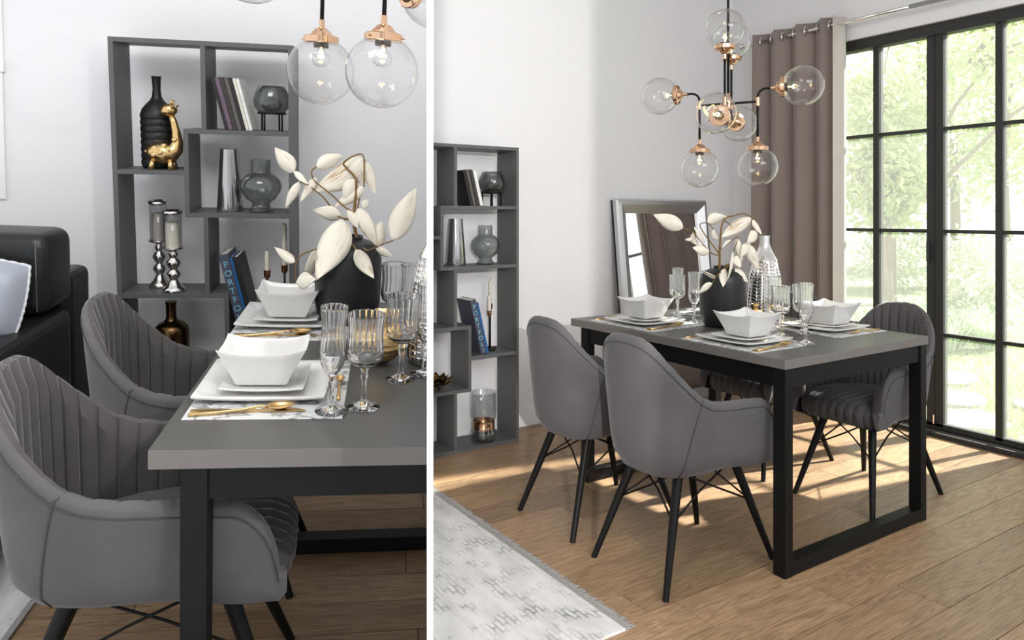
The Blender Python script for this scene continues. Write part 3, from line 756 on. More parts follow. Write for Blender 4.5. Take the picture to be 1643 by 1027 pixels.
# ---- globe chandelier
def globe(parent, c, d, r, k=0):
    """a glass globe whose fitting points back along -d from the globe centre"""
    d = Vector(d).normalized(); q = Vector((0, 0, 1)).rotation_difference(d).to_matrix().to_4x4(); q.translation = Vector(c)
    def put(g, name, mat, par, **kw):
        g.v = [tuple(q @ Vector(p)) for p in g.v]; return g.obj(name, mat, par, **kw)
    R = r
    a0 = math.asin(.46)
    pr = [(R*sin(a), -R*cos(a)) for a in [a0+(pi-a0)*i/26 for i in range(27)]]
    pr[-1] = (.0005, R)
    gl = put(G().lathe(pr, 40, cap=False), 'globe', M_globe, parent, smooth=True)
    cap = put(G().lathe([(R*.50, -R*.82), (R*.52, -R*.84), (R*.52, -R*1.02), (R*.50, -R*1.04), (R*.36, -R*1.06), (R*.28, -R*1.16), (R*.18, -R*1.26), (R*.085, -R*1.29), (R*.085, -R*1.52), (R*.02, -R*1.52)], 28), 'fitter', M_rose, parent, smooth=True, autos=35)
    for i in range(3):
        a = 2*pi*i/3+.5+k
        put(G().tube([(R*.5*cos(a), R*.5*sin(a), -R*.93), (R*.60*cos(a), R*.60*sin(a), -R*.93)], R*.03, 6), 'thumb_screw', M_rose, cap)
    put(G().lathe([(R*.21, -R*1.0), (R*.22, -R*.98), (R*.22, -R*.70), (R*.18, -R*.69), (R*.05, -R*.69)], 20), 'socket', M_socket, parent, smooth=True, autos=35)
    put(G().lathe([(R*.10, -R*.70), (R*.13, -R*.60), (R*.22, -R*.50), (R*.262, -R*.38), (R*.24, -R*.24), (R*.15, -R*.15), (.0006, -R*.12)], 20, cap=False), 'light_bulb', M_globe, parent, smooth=True)
    pts = [(R*.09*cos(2*pi*i/6), R*.09*sin(2*pi*i/6), -R*(.40+.05*(i % 2))) for i in range(7)]
    put(G().tube([(0, 0, -R*.66)]+pts, R*.022, 6), 'filament', M_fil, parent)
    return Vector(c)-d*R*1.5
def chandelier(label, hub, ang, arm, outs, downs, ups, fb, r, top_z, name='globe_chandelier'):
    t = top(name, label, 'chandelier')
    hub = Vector(hub)
    ex = Vector((cos(ang), sin(ang), 0)); ey = Vector((-sin(ang), cos(ang), 0)); ez = Vector((0, 0, 1))
    G().tube([hub, (hub.x, hub.y, top_z)], .0055, 10).obj('stem', M_black, t, True)
    G().lathe([(.05, 0), (.05, .012), (.02, .022), (.008, .03)], 24).obj('ceiling_rose', M_black, t, True, autos=40, loc=(hub.x, hub.y, top_z-.03))
    G().lathe([(.006, -.03), (.016, -.024), (.018, .01), (.012, .03), (.007, .045)], 20).obj('hub', M_rose, t, True, autos=40, loc=hub)
    def arm_piece(base, outd, out_len, out_up, vert, vert_len, k):
        # horizontal arm
        G().tube([hub, base], .0052, 8).obj('arm', M_black, t, True)
        G().tube([base-ez*.018, base+ez*.018], .009, 12).obj('joint', M_rose, t, True, autos=40)
        # bent arm with a globe pointing outwards
        if outd is not None:
            p1 = base+ez*out_up; sgn = 1 if out_up > 0 else -1; end = p1+outd*out_len
            c = end+outd*r*1.5
            pts = [base, base+ez*(out_up-sgn*.035)]+[base+ez*(out_up-sgn*.035)+ez*sgn*.035*sin(a)+outd*.035*(1-cos(a)) for a in (pi/8, pi/4, 3*pi/8, pi/2)]+[end]
            G().tube(pts, .0052, 8).obj('bent_arm', M_black, t, True); globe(t, c, outd, r, k)
        if vert_len:
            e = base+ez*vert*vert_len; G().tube([base, e], .0052, 8).obj('vertical_arm', M_black, t, True); globe(t, e+ez*vert*r*1.5, ez*vert, r, k+.3)
    arm_piece(hub-ex*arm, -ex, outs[0], .055, -1, downs[0], 0); arm_piece(hub+ex*arm, ex, outs[0], .055, -1, downs[1], 1)
    arm_piece(hub-ey*fb, -ey, outs[1], -.075, 1, ups[0], 2); arm_piece(hub+ey*fb, ey, outs[1], -.06, 1, ups[1], 3)
    return t

# leaf and stem coordinates in metres
RIGHT_STEMS=[
 [(2.501,2.194,1.010),(2.500,2.195,1.027),(2.502,2.193,1.137),(2.515,2.185,1.225),(2.558,2.157,1.245),(2.588,2.138,1.253),(2.618,2.118,1.236)],
 [(2.499,2.195,1.078),(2.428,2.241,1.195),(2.456,2.223,1.212),(2.478,2.209,1.185)],
 [(2.499,2.195,1.070),(2.464,2.218,1.086),(2.405,2.256,1.168),(2.366,2.281,1.189)],
 [(2.515,2.185,1.015),(2.526,2.178,1.032),(2.528,2.176,1.018),(2.398,2.117,0.995),(2.381,2.129,0.959)],
 [(2.501,2.194,1.097),(2.540,2.169,1.130),(2.567,2.151,1.152),(2.551,2.161,1.086)],
 [(2.618,2.118,1.236),(2.636,2.107,1.190),(2.641,2.104,1.174),(2.613,2.121,1.125)],
 [(2.519,2.182,1.021),(2.540,2.169,1.032),(2.563,2.154,1.070)],
 [(2.526,2.178,1.029),(2.540,2.169,1.032),(2.556,2.158,1.013)],
 [(2.515,2.185,1.225),(2.544,2.166,1.201)]]
RIGHT_LEAVES=[
 ((2.366,2.281,1.189),(2.245,2.341,1.250),0.062),
 ((2.619,2.118,1.236),(2.487,2.175,1.150),0.052),
 ((2.455,2.224,1.215),(2.521,2.173,1.242),0.049),
 ((2.622,2.115,1.228),(2.637,2.081,1.161),0.033),
 ((2.641,2.104,1.174),(2.578,2.113,1.126),0.046),
 ((2.613,2.121,1.125),(2.572,2.141,1.065),0.043),
 ((2.611,2.123,1.114),(2.664,2.119,1.008),0.049),
 ((2.565,2.152,1.144),(2.598,2.153,1.042),0.033),
 ((2.495,2.114,1.090),(2.431,2.096,0.969),0.039),
 ((2.563,2.154,1.070),(2.563,2.134,1.017),0.043),
 ((2.556,2.158,1.013),(2.606,2.129,0.950),0.043),
 ((2.466,2.133,1.018),(2.418,2.105,0.943),0.036),
 ((2.394,2.120,0.987),(2.413,2.228,1.006),0.033),
 ((2.381,2.129,0.959),(2.330,2.162,0.917),0.033),
 ((2.464,2.218,1.086),(2.387,2.247,1.106),0.043),
 ((2.405,2.256,1.174),(2.445,2.261,1.110),0.039),
 ((2.405,2.256,1.195),(2.459,2.245,1.126),0.026),
 ((2.478,2.209,1.185),(2.513,2.208,1.138),0.036),
 ((2.398,2.261,1.141),(2.386,2.290,1.138),0.016),
 ((2.544,2.166,1.135),(2.493,2.177,1.101),0.020)]
LEFT_STEMS=[
 [(-0.085,2.250,0.981),(-0.088,2.254,1.006),(-0.102,2.265,1.071),(-0.100,2.270,1.113),(-0.099,2.280,1.189),(-0.129,2.290,1.225),(-0.139,2.294,1.239),(-0.119,2.293,1.258),(-0.086,2.289,1.271),(-0.076,2.284,1.253)],
 [(-0.101,2.268,1.094),(-0.130,2.274,1.107),(-0.173,2.286,1.143),(-0.224,2.300,1.181),(-0.234,2.306,1.209),(-0.220,2.305,1.223)],
 [(-0.102,2.265,1.071),(-0.148,2.273,1.078),(-0.193,2.288,1.130),(-0.244,2.302,1.168),(-0.288,2.314,1.202)],
 [(-0.103,2.255,0.995),(-0.150,2.262,0.989),(-0.187,2.267,0.981),(-0.234,2.273,0.965),(-0.267,2.275,0.938),(-0.270,2.267,0.875)],
 [(-0.101,2.254,0.992),(-0.109,2.257,1.003),(-0.086,2.130,1.004)],
 [(-0.074,2.249,0.990),(-0.052,2.124,1.003),(-0.026,2.241,0.995),(0.021,2.236,1.015)],
 [(-0.076,2.284,1.253),(-0.074,2.273,1.172)],
 [(-0.095,2.265,1.085),(-0.086,2.271,1.137),(-0.091,2.268,1.108)],
 [(-0.244,2.302,1.168),(-0.269,2.307,1.175)],
 [(-0.102,2.265,1.071),(-0.132,2.270,1.069)]]
LEFT_LEAVES=[
 ((-0.288,2.314,1.202),(-0.346,2.322,1.276),0.050),
 ((-0.078,2.285,1.257),(-0.230,2.305,1.146),0.082),
 ((-0.220,2.305,1.223),(-0.141,2.311,1.264),0.041),
 ((-0.075,2.284,1.249),(-0.038,2.285,1.145),0.032),
 ((-0.269,2.307,1.175),(-0.312,2.326,1.089),0.025),
 ((-0.287,2.314,1.206),(-0.241,2.277,1.171),0.018),
 ((-0.220,2.301,1.192),(-0.265,2.305,1.114),0.027),
 ((-0.074,2.273,1.172),(-0.163,2.290,1.102),0.037),
 ((-0.140,2.272,1.078),(-0.224,2.289,1.094),0.044),
 ((-0.120,2.272,1.102),(-0.087,2.239,1.049),0.032),
 ((-0.091,2.268,1.108),(-0.027,2.240,0.994),0.041),
 ((-0.128,2.199,1.080),(-0.197,2.136,0.907),0.087),
 ((0.021,2.236,1.015),(0.085,2.274,1.179),0.066),
 ((-0.026,2.241,0.994),(-0.018,2.272,1.070),0.046),
 ((-0.031,2.241,0.987),(0.021,2.232,0.965),0.023),
 ((-0.086,2.130,1.004),(-0.031,2.110,0.923),0.039),
 ((-0.204,2.149,0.995),(-0.250,2.287,0.863),0.032),
 ((-0.274,2.275,0.930),(-0.338,2.296,0.972),0.027),
 ((-0.259,2.196,0.888),(-0.197,2.137,0.911),0.046),
 ((-0.087,2.282,1.216),(-0.079,2.296,1.173),0.023),
 ((-0.101,2.281,1.193),(-0.135,2.279,1.134),0.041),
 ((-0.077,2.265,1.109),(-0.059,2.261,1.135),0.021)]

# ================================================================== RIGHT-HAND ROOM
CUR = 'R'
YW, XW = 3.60, 4.24
def structure(o): reg(o); o['kind'] = 'structure'; return o
# floor
fl = structure(boxo('floor', (-.8, -1.2, -.10), (4.42, YW+.1, -.014), M_dark)); cut_later(fl, 'R')
planks(fl, 0.6, 4.215, 0.7, YW, .166, 1.28, 5)
for c in fl.children: cut_later(c, 'R')
# walls
wb = structure(boxo('wall_back', (1.0, YW, -.1), (XW+.14, YW+.12, 2.9), M_wall)); cut_later(wb, 'R')
wr = structure(G().box((XW, 2.93, 0), (XW+.14, YW, 2.9)).box((XW, 1.69, 2.335), (XW+.14, 2.93, 2.9)).box((XW, -1.4, -.1), (XW+.14, 1.69, 2.9)).obj('wall_right', M_wall))
structure(G().box((-.38, -1.45, -.1), (.75, -1.37, 2.9)).box((-2.4, -1.45, -.1), (-.63, -1.37, 2.9)).obj('strobe_flags', M_wall))  # unseen flags added to cut the strobe beam to a sharp edge
structure(boxo('ceiling', (-1.3, -1.4, 2.9), (XW+.14, YW+.12, 3.0), M_ceil))
bb = structure(G().box((1.2, YW-.014, 0), (XW, YW, .085)).box((1.2, YW-.010, .085), (XW, YW, .10)).box((1.2, YW-.020, 0), (XW, YW-.014, .018)).obj('baseboard_back', M_trim)); cut_later(bb, 'R')
# partition board between the rooms
pa = PDIR*1.2075; pb = PDIR*4.02; hn = PNOR*(PT/2)
V = [pa-hn, pa+hn, pb+hn, pb-hn]
pw = G().add([(p.x, p.y, -.25) for p in V]+[(p.x, p.y, 2.9) for p in V], [(0, 3, 2, 1), (4, 5, 6, 7), (0, 1, 5, 4), (1, 2, 6, 5), (2, 3, 7, 6), (3, 0, 4, 7)]).obj('wall_partition', M_part); structure(pw)
# window
win = bpy.data.objects.new('window_1', None); COL.objects.link(win); structure(win); win['label'] = 'black steel garden window with a grid of square panes'
x0, x1 = 4.285, 4.335
zb, zt = .045, 2.325
posts = [(2.905, .05, 'frame_post'), (2.216, .044, 'frame_post'), (2.168, .044, 'frame_post'), (1.715, .05, 'frame_post'), (2.541, .036, 'mullion'), (1.860, .036, 'mullion')]
for y, w, nm in posts: boxo(nm, (x0, y-w/2, zb), (x1, y+w/2, zt), M_frame, win, .001)
boxo('head_rail', (x0-.02, 1.69, zt-.055), (x1+.01, 2.93, zt+.01), M_frame, win, .001)
boxo('bottom_rail', (x0, 1.69, .03), (x1, 2.93, .062), M_frame, win, .001)
ys = [(2.559, 2.880), (2.238, 2.523), (1.878, 2.146), (1.740, 1.842)]; zz = [.062, .567, 1.154, 1.735, 2.27]
for a, b in ys:
    for k in range(4):
        if k: boxo('transom', (x0+.008, a-.001, zz[k]-.010), (x1-.008, b+.001, zz[k]+.010), M_frame, win)
        boxo('pane', (4.305, a, zz[k]), (4.311, b, zz[k+1]), M_pane, win)
G().tube([(x0-.012, 2.192, .06), (x0-.012, 2.192, .11)], .005, 8).obj('floor_bolt', M_chrome, win)
boxo('handle', (x0-.03, 2.21, .98), (x0-.012, 2.225, 1.10), M_frame, win, .002)
sill = structure(G().box((4.215, 1.0, 0), (4.232, 3.0, .026)).obj('trim_1', M_frame)); sill['label'] = 'black floor track lip under the garden window'
boxo('track_plate', (4.232, 1.0, 0), (4.285, 2.93, .024), M_alum, sill); boxo('track_plate', (4.335, 1.69, -.02), (4.42, 2.93, .02), M_alum, sill)
# curtain, rod
cu = top('curtain', 'taupe velvet eyelet curtain hanging left of the garden window', 'curtain')
NF = 3.5
def cfold(u, v):
    y = lerp(3.30, 2.70, u); z = lerp(.02, 2.475, v)
    amp = .055*(.85+.25*(1-v)); ph = 2*pi*NF*u+.35*sin(3*v+4*u)*(1-v)
    return (4.135-amp*cos(ph), y+.018*sin(2*ph), z)
G().grid(cfold, 113, 24).obj('cloth', M_curtain, cu, True, thick=.004)
def chem(u, v): return (lerp(4.075, 4.205, u), 2.690+.010*sin(6*u), lerp(.03, 2.47, v))
G().grid(chem, 9, 12).obj('turned_hem', M_lining2, cu, True, thick=.003)
rod = top('curtain_rod', 'slim steel curtain rod running above the garden window', 'curtain rod')
G().tube([(4.135, 3.42, 2.425), (4.135, 2.25, 2.425)], .011, 12).obj('rod', M_chrome, rod, True); G().tube([(4.135, 2.25, 2.425), (4.135, .6, 2.425)], .014, 12).obj('rod_sleeve', M_silver, rod, True)
G().lathe([(.012, 0), (.02, .01), (.022, .025), (.012, .04), (.002, .042)], 16).obj('finial', M_chrome, rod, True, loc=(4.135, 3.42, 2.425)).rotation_euler = (-pi/2, 0, 0)
for y in (3.38, 1.2):
    G().tube([(4.135, y, 2.425), (4.24, y, 2.425)], .007, 8).obj('bracket', M_chrome, rod, True)
for k in range(7):
    u = (k+.5)/NF/2; p = cfold(u, .979)
    g = G(); ring = []
    nrm = Vector((0, 1, 0))
    for j in range(25):
        a = 2*pi*j/24; ring.append((p[0]+.026*cos(a), p[1], 2.425+.026*sin(a)))
    g.tube(ring, .006, 8).obj('eyelet', M_chrome, cu, True)
# mirror leaning on the back wall
mi = top('floor_mirror', 'tall silver framed mirror leaning against the wall behind the table', 'mirror', None, (3.075, 3.43, 0)); mi.rotation_euler = (RAD(-6.2), 0, 0)
W, H, B, T = .825, 1.352, .088, .045
def frame_strip(p):
    # p: list of outer/inner corner pairs
    return p
prof = [(0, 0), (0, -.03), (.012, -.042), (.035, -.046), (.06, -.032), (B, -.016), (B, 0)]
corners = [((0, 0), (1, 1)), ((W, 0), (-1, 1)), ((W, H), (-1, -1)), ((0, H), (1, -1))]
for k in range(4):
    (ca, da), (cb, db) = corners[k], corners[(k+1) % 4]
    ra = [(ca[0]+da[0]*o, d, ca[1]+da[1]*o) for o, d in prof]; rb = [(cb[0]+db[0]*o, d, cb[1]+db[1]*o) for o, d in prof]
    G().loft([ra, rb], cap=True).obj('frame_bar', M_silver, mi, True, autos=30)
boxo('backing', (0.002, 0, 0.002), (W-.002, .018, H-.002), M_wood_d, mi)
boxo('mirror_glass', (B-.01, -.006, B-.01), (W-B+.01, -.002, H-B+.01), M_mirror, mi)
# rug
CUR = 'R'
rug = top('area_rug', 'pale grey distressed rug with fringed edge beside the row of grey chairs', 'rug')
ro = boxo('pile', (-1.0, 1.655, 0), (1.475, 3.6, .009), M_rug, rug, .002); cut_later(ro, 'R')
eb = boxo('edge_band', (1.475, 1.655, 0), (1.492, 3.6, .008), M_fringe, rug); cut_later(eb, 'R')
rnd = random.Random(3); fg = G()
for k in range(420):
    y = 1.655+k*(1.5/420)+rnd.uniform(-.001, .001); L = rnd.uniform(.022, .036)
    fg.tube([(1.490, y, .005), (1.490+L*.5, y+rnd.uniform(-.003, .003), .004), (1.490+L, y+rnd.uniform(-.006, .006), .0015)], [.0016, .0014, .0009], 4)
fo = fg.obj('fringe', M_fringe, rug); fo['kind'] = 'stuff'; cut_later(fo, 'R')
# bookcase
BZ = (1.617, 1.295, 1.139, .977, .663, .50, .332); BX, BY = 2.215-.79, 3.357
bc, X = bookcase('dark grey stepped open bookcase cut off by the partition in the right-hand view', .79, .2, BZ, 1.14); bc.location = (BX, BY, 0); cut_tree(bc, 'R')
ym = BY+.10
gR = 'magazines on the right-hand bookcase'
for k, (x, th, h, m, lb) in enumerate([(1.920, .014, .190, 0, 'black magazine leftmost in the leaning row of the right-hand bookcase'), (1.940, .016, .196, 3, 'speckled magazine second in the leaning row of the right-hand bookcase'), (1.961, .016, .196, 2, 'charcoal magazine third in the leaning row of the right-hand bookcase'), (1.982, .017, .193, 5, 'white magazine rightmost in the leaning row of the right-hand bookcase')]):
    book((x, BY+.02, BZ[1]), th, h, .14, RAD(14), BK[m], lb, gR)
bowl_on_stand((2.100, ym, BZ[1]), 1.02, 'smoked glass bowl on black wire stand, top shelf of the right-hand bookcase')
cone_vase((1.868, ym-.01, BZ[3]), 1.05, 'tapered silvered glass vase on the second shelf of the right-hand bookcase', .25)
round_vase((2.053, ym-.01, BZ[3]), .98, 'bulbous smoked glass vase on the second shelf of the right-hand bookcase')
taper_holder((2.085, ym+.0, BZ[5]), .22, .085, 'lower black candlestick with white candle on the right-hand bookcase')
taper_holder((2.125, ym+.055, BZ[5]), .25, .13, 'taller black candlestick behind the other on the right-hand bookcase')
gP = 'thick books on the right-hand bookcase'
book((1.985, BY+.015, BZ[5]), .034, .30, .15, RAD(13.5), BK[6], 'grey book lettered PORTFOLIO on the right-hand bookcase', gP, 'PORTFOLIO')
book((2.021, BY+.02, BZ[5]), .014, .285, .15, RAD(13.5), BK[7], 'blue spined book right of the lettered one on the right-hand bookcase', gP)
fb = flower_bowl((1.745, ym-.01, BZ[6]), 'gilded lotus shaped bowl on the low shelf of the right-hand bookcase', .95); cut_tree(fb, 'R')
cv = top('copper_band_vase', 'clear glass cylinder vase with copper band on the bookcase bottom', 'vase', None, (2.035, ym-.02, .02))
G().lathe(hollow([(.066, 0), (.07, .006), (.070, .05), (.062, .062), (.0615, .11), (.068, .122), (.071, .14), (.071, .26), (.073, .262)], .004), 36).obj('glass_body', M_thick, cv, True)
G().lathe([(.0605, .064), (.0605, .108), (.0585, .108), (.0585, .064)], 36, cap=False).obj('copper_band', M_copper, cv, True)
G().lathe([(.0015, .012), (.06, .014), (.06, .045), (.045, .055), (.001, .058)], 36).obj('glass_base', M_thick, cv, True)
# table and chairs
make_table('graphite dining table with black U frame legs in the right-hand view', 2.135, 3.054, 1.588, 2.786, .752, .033, (.042, .05), 1.592, 2.715)
gC = 'grey velvet chairs around the right-hand table'
ch = make_chair('grey velvet tub chair nearest the camera, back turned, right-hand table', gC, (1.966, 1.896, 0), 0)
copy_tree(ch, (1.972, 2.395, 0), 0, 'grey velvet tub chair behind the nearest one, beside the right-hand bookcase')
copy_tree(ch, (3.115, 1.885, 0), pi, 'grey velvet tub chair by the garden window showing its tufted seat')
copy_tree(ch, (3.115, 2.42, 0), pi, 'grey velvet tub chair mostly hidden behind the table near the curtain')
# settings
TZ = .752
def setting(x0, x1, y0, y1, px, py, bx, by, who, spoon_side):
    marble_mat((x0, y0), (x1, y1), TZ, 'marble print placemat '+who)
    plate((px, py), .132, .132, TZ+.003, 'large white square plate '+who); plate((px, py), .088, .088, TZ+.0195-.006, 'small white plate under the bowl '+who, 'side_plate', .012)
    bowl((bx, by), .096, .092, TZ+.025, 'white square flared bowl '+who, .082)
setting(2.150, 2.495, 1.718, 2.092, 2.318, 1.915, 2.338, 1.912, 'at the near left corner of the right-hand table', 0)
setting(2.165, 2.505, 2.275, 2.682, 2.330, 2.487, 2.350, 2.500, 'at the far left seat of the right-hand table', 0)
setting(2.690, 3.035, 1.752, 2.125, 2.870, 1.935, 2.890, 1.925, 'at the near right seat of the right-hand table', 1)
setting(2.690, 3.035, 2.300, 2.670, 2.868, 2.485, 2.885, 2.480, 'half hidden behind the black vase on the right-hand table', 1)
CZ = TZ+.0062
knife(None, (2.165, 1.745, 0), .20, RAD(3), CZ, 'gold knife at the near left setting of the right-hand table'); spoon((2.175, 1.733, 0), .215, RAD(5), CZ+.001, 'gold spoon at the near left setting of the right-hand table')
fork((2.16, 2.072, 0), .19, 0, CZ, 'gold fork at the near left setting of the right-hand table')
knife(None, (2.185, 2.318, 0), .21, RAD(2), CZ, 'gold knife at the far left setting of the right-hand table'); spoon((2.19, 2.300, 0), .225, RAD(6), CZ+.001, 'gold spoon at the far left setting of the right-hand table')
fork((2.18, 2.66, 0), .19, 0, CZ, 'gold fork at the far left setting of the right-hand table')
fork((3.02, 1.775, 0), .20, RAD(178), CZ, 'gold fork at the near right setting of the right-hand table'); knife(None, (3.02, 2.108, 0), .2, RAD(180), CZ, 'gold knife at the near right setting of the right-hand table')
spoon((3.02, 2.09, 0), .21, RAD(183), CZ+.001, 'gold spoon at the near right setting of the right-hand table')
GZ = TZ+.0002
for kind, x, y, lb in [('wine', 2.600, 2.545, 'crystal wine glass left of the black vase in front of the mirror'), ('flute', 2.535, 2.375, 'crystal champagne flute touching the left side of the black vase, right-hand view'), ('flute', 2.67, 2.61, 'crystal flute rising behind the wine glass in front of the mirror'),
                       ('wine', 2.545, 1.915, 'crystal wine glass between silver bottle and near bowl, right-hand view'), ('flute', 2.462, 1.738, 'nearest crystal champagne flute on the corner of the marble mat, right-hand view'), ('wine', 2.665, 1.90, 'crystal wine glass behind the nearest flute, right-hand view'), ('flute', 2.665, 2.04, 'crystal flute rising behind the wine glass beside the silver bottle')]:
    drink_glass(kind, (x, y, GZ+(.003 if (kind == 'flute' and y < 1.8) or (x, y) == (2.535, 2.375)*0 else 0)), lb)
black_vase((2.555, 2.225, GZ), .101, .268, 'matte black vase holding cream leaves in the right-hand view')
pomegranate((2.635, 2.115, GZ), .044, 'small gold pomegranate ornament between black vase and silver bottle, right-hand view')
silver_bottle((2.790, 2.185, GZ), .082, .40, 'tall hammered silver bottle on the right-hand table')
branch('leaf_branch', 'cream leaved branch in the black vase of the right-hand view', RIGHT_STEMS, RIGHT_LEAVES, None)
chandelier('rose gold and black chandelier with eight glass globes above the right-hand table', (2.553, 2.193, 1.739), RAD(-60), .125, (.056, .060), (.155, .155), (.185, .165), .075, .085, 2.9)

# ================================================================== GARDEN
rnd = random.Random(11)
gd = structure(boxo('floor_garden', (4.42, -6, -.30), (40, 30, -.06), M_grass)); gd['label'] = 'pale sunlit lawn outside the window'
def leaves_cloud(g, c, rad, n, size, rnd, droop=0):
    for k in range(n):
        while True:
            p = Vector((rnd.uniform(-1, 1), rnd.uniform(-1, 1), rnd.uniform(-1, 1)))
            if p.length <= 1: break
        p = p*(.55+.45*rnd.random())
        q = Vector((c[0]+p.x*rad[0], c[1]+p.y*rad[1], c[2]+p.z*rad[2]))
        a = Vector((rnd.uniform(-1, 1), rnd.uniform(-1, 1), rnd.uniform(-1, .6)-droop)).normalized(); b = a.cross(Vector((rnd.uniform(-1, 1), rnd.uniform(-1, 1), rnd.uniform(-1, 1)))).normalized()
        s = size*rnd.uniform(.6, 1.3); m = a.cross(b)*s*.12
        g.add([q, q+a*s*.5+b*s*.28+m, q+a*s, q+a*s*.5-b*s*.28+m], [(0, 1, 2), (0, 2, 3)])
def tree(name, label, base, h, crowns, mat, trunk_r, size, group, branches=5):
    t = top(name, label, 'tree' if h > 2 else 'shrub', group, base); r = random.Random(int(base[0]*100+base[1]*7))
    if trunk_r:
        tr = [(0, 0, 0), (r.uniform(-.1, .1), r.uniform(-.1, .1), h*.5), (r.uniform(-.2, .2), r.uniform(-.2, .2), h*.95)]
        G().tube(tr, [trunk_r, trunk_r*.7, trunk_r*.3], 8).obj('trunk', M_bark, t, True)
        for c, rad, n in crowns:
            G().tube([(0, 0, h*.3), (c[0]*.6, c[1]*.6, lerp(h*.3, c[2], .7)), c], [trunk_r*.5, trunk_r*.3, .01], 6).obj('bough', M_bark, t, True)
            for k in range(branches):
                e = (c[0]+r.uniform(-1, 1)*rad[0]*.9, c[1]+r.uniform(-1, 1)*rad[1]*.9, c[2]+r.uniform(-1, 1)*rad[2]*.9)
                G().tube([tuple(Vector(c)*.7+Vector((0, 0, c[2]*.25))), tuple((Vector(c)+Vector(e))/2+Vector((0, 0, .06))), e], [.02, .012, .004], 5).obj('twig', M_bark, t, True)
    g = G()
    for c, rad, n in crowns: leaves_cloud(g, c, rad, n, size, r, .3)
    f = g.obj('foliage', mat, t); f['kind'] = 'stuff'
    return t
gT = 'garden trees'
tree('leafy_tree', 'dense bright leaved tree seen through the leftmost window panes', (8.3, 4.75, -.06), 2.2, [((0, .05, 1.75), (.75, .55, .75), 2600), ((.3, .3, 2.7), (.8, .7, .7), 1500)], M_fol1, .06, .11, gT)
tree('airy_tree', 'airy tree with thin bare boughs overhanging the middle panes', (10.5, 6.0, -.06), 3.6, [((.2, -.5, 3.4), (1.1, 1.1, .9), 1000), ((-.2, -1.6, 3.5), (1.2, .8, .8), 700), ((.6, -2.4, 3.3), (1.2, .9, 1.0), 700)], M_fol1, .09, .14, gT, 12)
tree('pale_tree', 'pale distant tree at the far right of the garden', (15.5, 6.6, -.06), 4.0, [((0, 0, 2.9), (1.2, 1.0, 1.6), 1300), ((0, .2, 5.2), (2.0, 1.6, 1.6), 1800)], M_fol1, .12, .16, gT)
tree('distant_tree', 'hazy distant tree behind the middle window panes', (19, 9.2, -.06), 4.5, [((0, 0, 3.4), (2.4, 2.0, 2.6), 2400)], M_fol2, .14, .22, gT)
tree('distant_tree', 'hazy distant tree behind the leftmost window panes', (17.5, 13.2, -.06), 4.5, [((0, 0, 3.0), (2.4, 2.2, 2.8), 2400)], M_fol2, .14, .22, gT)
gS = 'garden shrubs'
for (x, y, rx, rz, n, lb) in [(8.8, 4.05, .5, .42, 1300, 'low rounded shrub below the bright leaved tree'), (9.8, 4.6, .55, .75, 1300, 'loose shrub behind the strap leaved plants, middle panes'), (11.5, 5.1, .8, .62, 1500, 'pale shrub at the edge of the lawn'), (14.5, 6.0, 1.1, .6, 1500, 'low far hedge shrub by the right panes'), (12.5, 7.0, 1.0, .8, 1500, 'broad far shrub behind the left panes'), (13.4, 4.7, .8, .5, 1200, 'small distant shrub at the right edge of the window')]:
    tree('garden_shrub', lb, (x, y, -.06), 1.0, [((0, 0, rz*.75), (rx, rx, rz), n)], M_fol2, 0, .085, gS)
def strap_plant(base, n, L, label, seed):
    t = top('strap_leaved_plant', label, 'plant', 'strap leaved plants in the garden bed', base); r = random.Random(seed); g = G()
    for k in range(n):
        a = r.uniform(0, 2*pi); l = L*r.uniform(.6, 1.1); out = l*r.uniform(.35, .75); w = r.uniform(.009, .016)
        s = Vector((-sin(a), cos(a), 0)); d = Vector((cos(a), sin(a), 0)); r0 = r.uniform(0, .08); rings = []
        for i in range(7):
            u = i/6; p = d*(r0+out*u)+Vector((0, 0, l*.75*sin(pi*.5*min(1, u*1.25))-l*.55*max(0, u-.55)**1.3)); ww = w*(1-.9*u**2)
            rings.append([p-s*ww, p+s*ww])
        g.loft(rings, cap=False, closed=False)
    o = g.obj('leaf_fan', M_fol3, t); o['kind'] = 'stuff'; return t
pl = [(6.9, 3.75), (7.4, 3.95), (7.3, 3.6), (7.8, 3.75), (8.0, 4.05), (7.7, 3.45), (8.3, 3.75), (8.6, 3.95), (6.7, 4.05), (7.2, 4.25), (7.7, 4.3), (8.3, 4.35)]
where = ['frontmost of the bed by the left panes', 'front row behind the table bowl', 'front of the bed by the middle post', 'second row by the middle post', 'second row left panes', 'right front end of the bed', 'third row middle', 'third row left', 'leftmost front', 'left second row', 'left third row', 'rear row']
for k, ((x, y), wlb) in enumerate(zip(pl, where)): strap_plant((x, y, -.06), 70, .52, 'arching strap leaved plant, '+wlb, 40+k)
for k, (x, y, rx, ry, lb) in enumerate([(4.92, 2.30, .26, .20, 'nearest pale stepping stone outside the window'), (5.40, 2.62, .25, .18, 'second stepping stone outside the window'), (6.05, 2.98, .26, .2, 'third stepping stone further out on the lawn'), (5.7, 2.18, .22, .18, 'stepping stone at the right edge of the window'), (4.75, 1.75, .2, .2, 'stepping stone hidden low by the right window jamb')]):
    r = random.Random(k+3); ring = []
    n = 18
    for j in range(n):
        a = 2*pi*j/n; q = 1+.10*sin(3*a+k)+.06*r.uniform(-1, 1); ring.append((rx*q*cos(a), ry*q*sin(a)))
    o = G().loft([[(p[0], p[1], 0) for p in ring], [(p[0], p[1], .022) for p in ring], [(p[0]*.93, p[1]*.93, .03) for p in ring]]).obj('stepping_stone', M_stone, None, True, autos=40, loc=(x, y, -.06)); reg(o); tag(o, lb, 'stone', 'stepping stones')
gb = G(); r = random.Random(9)
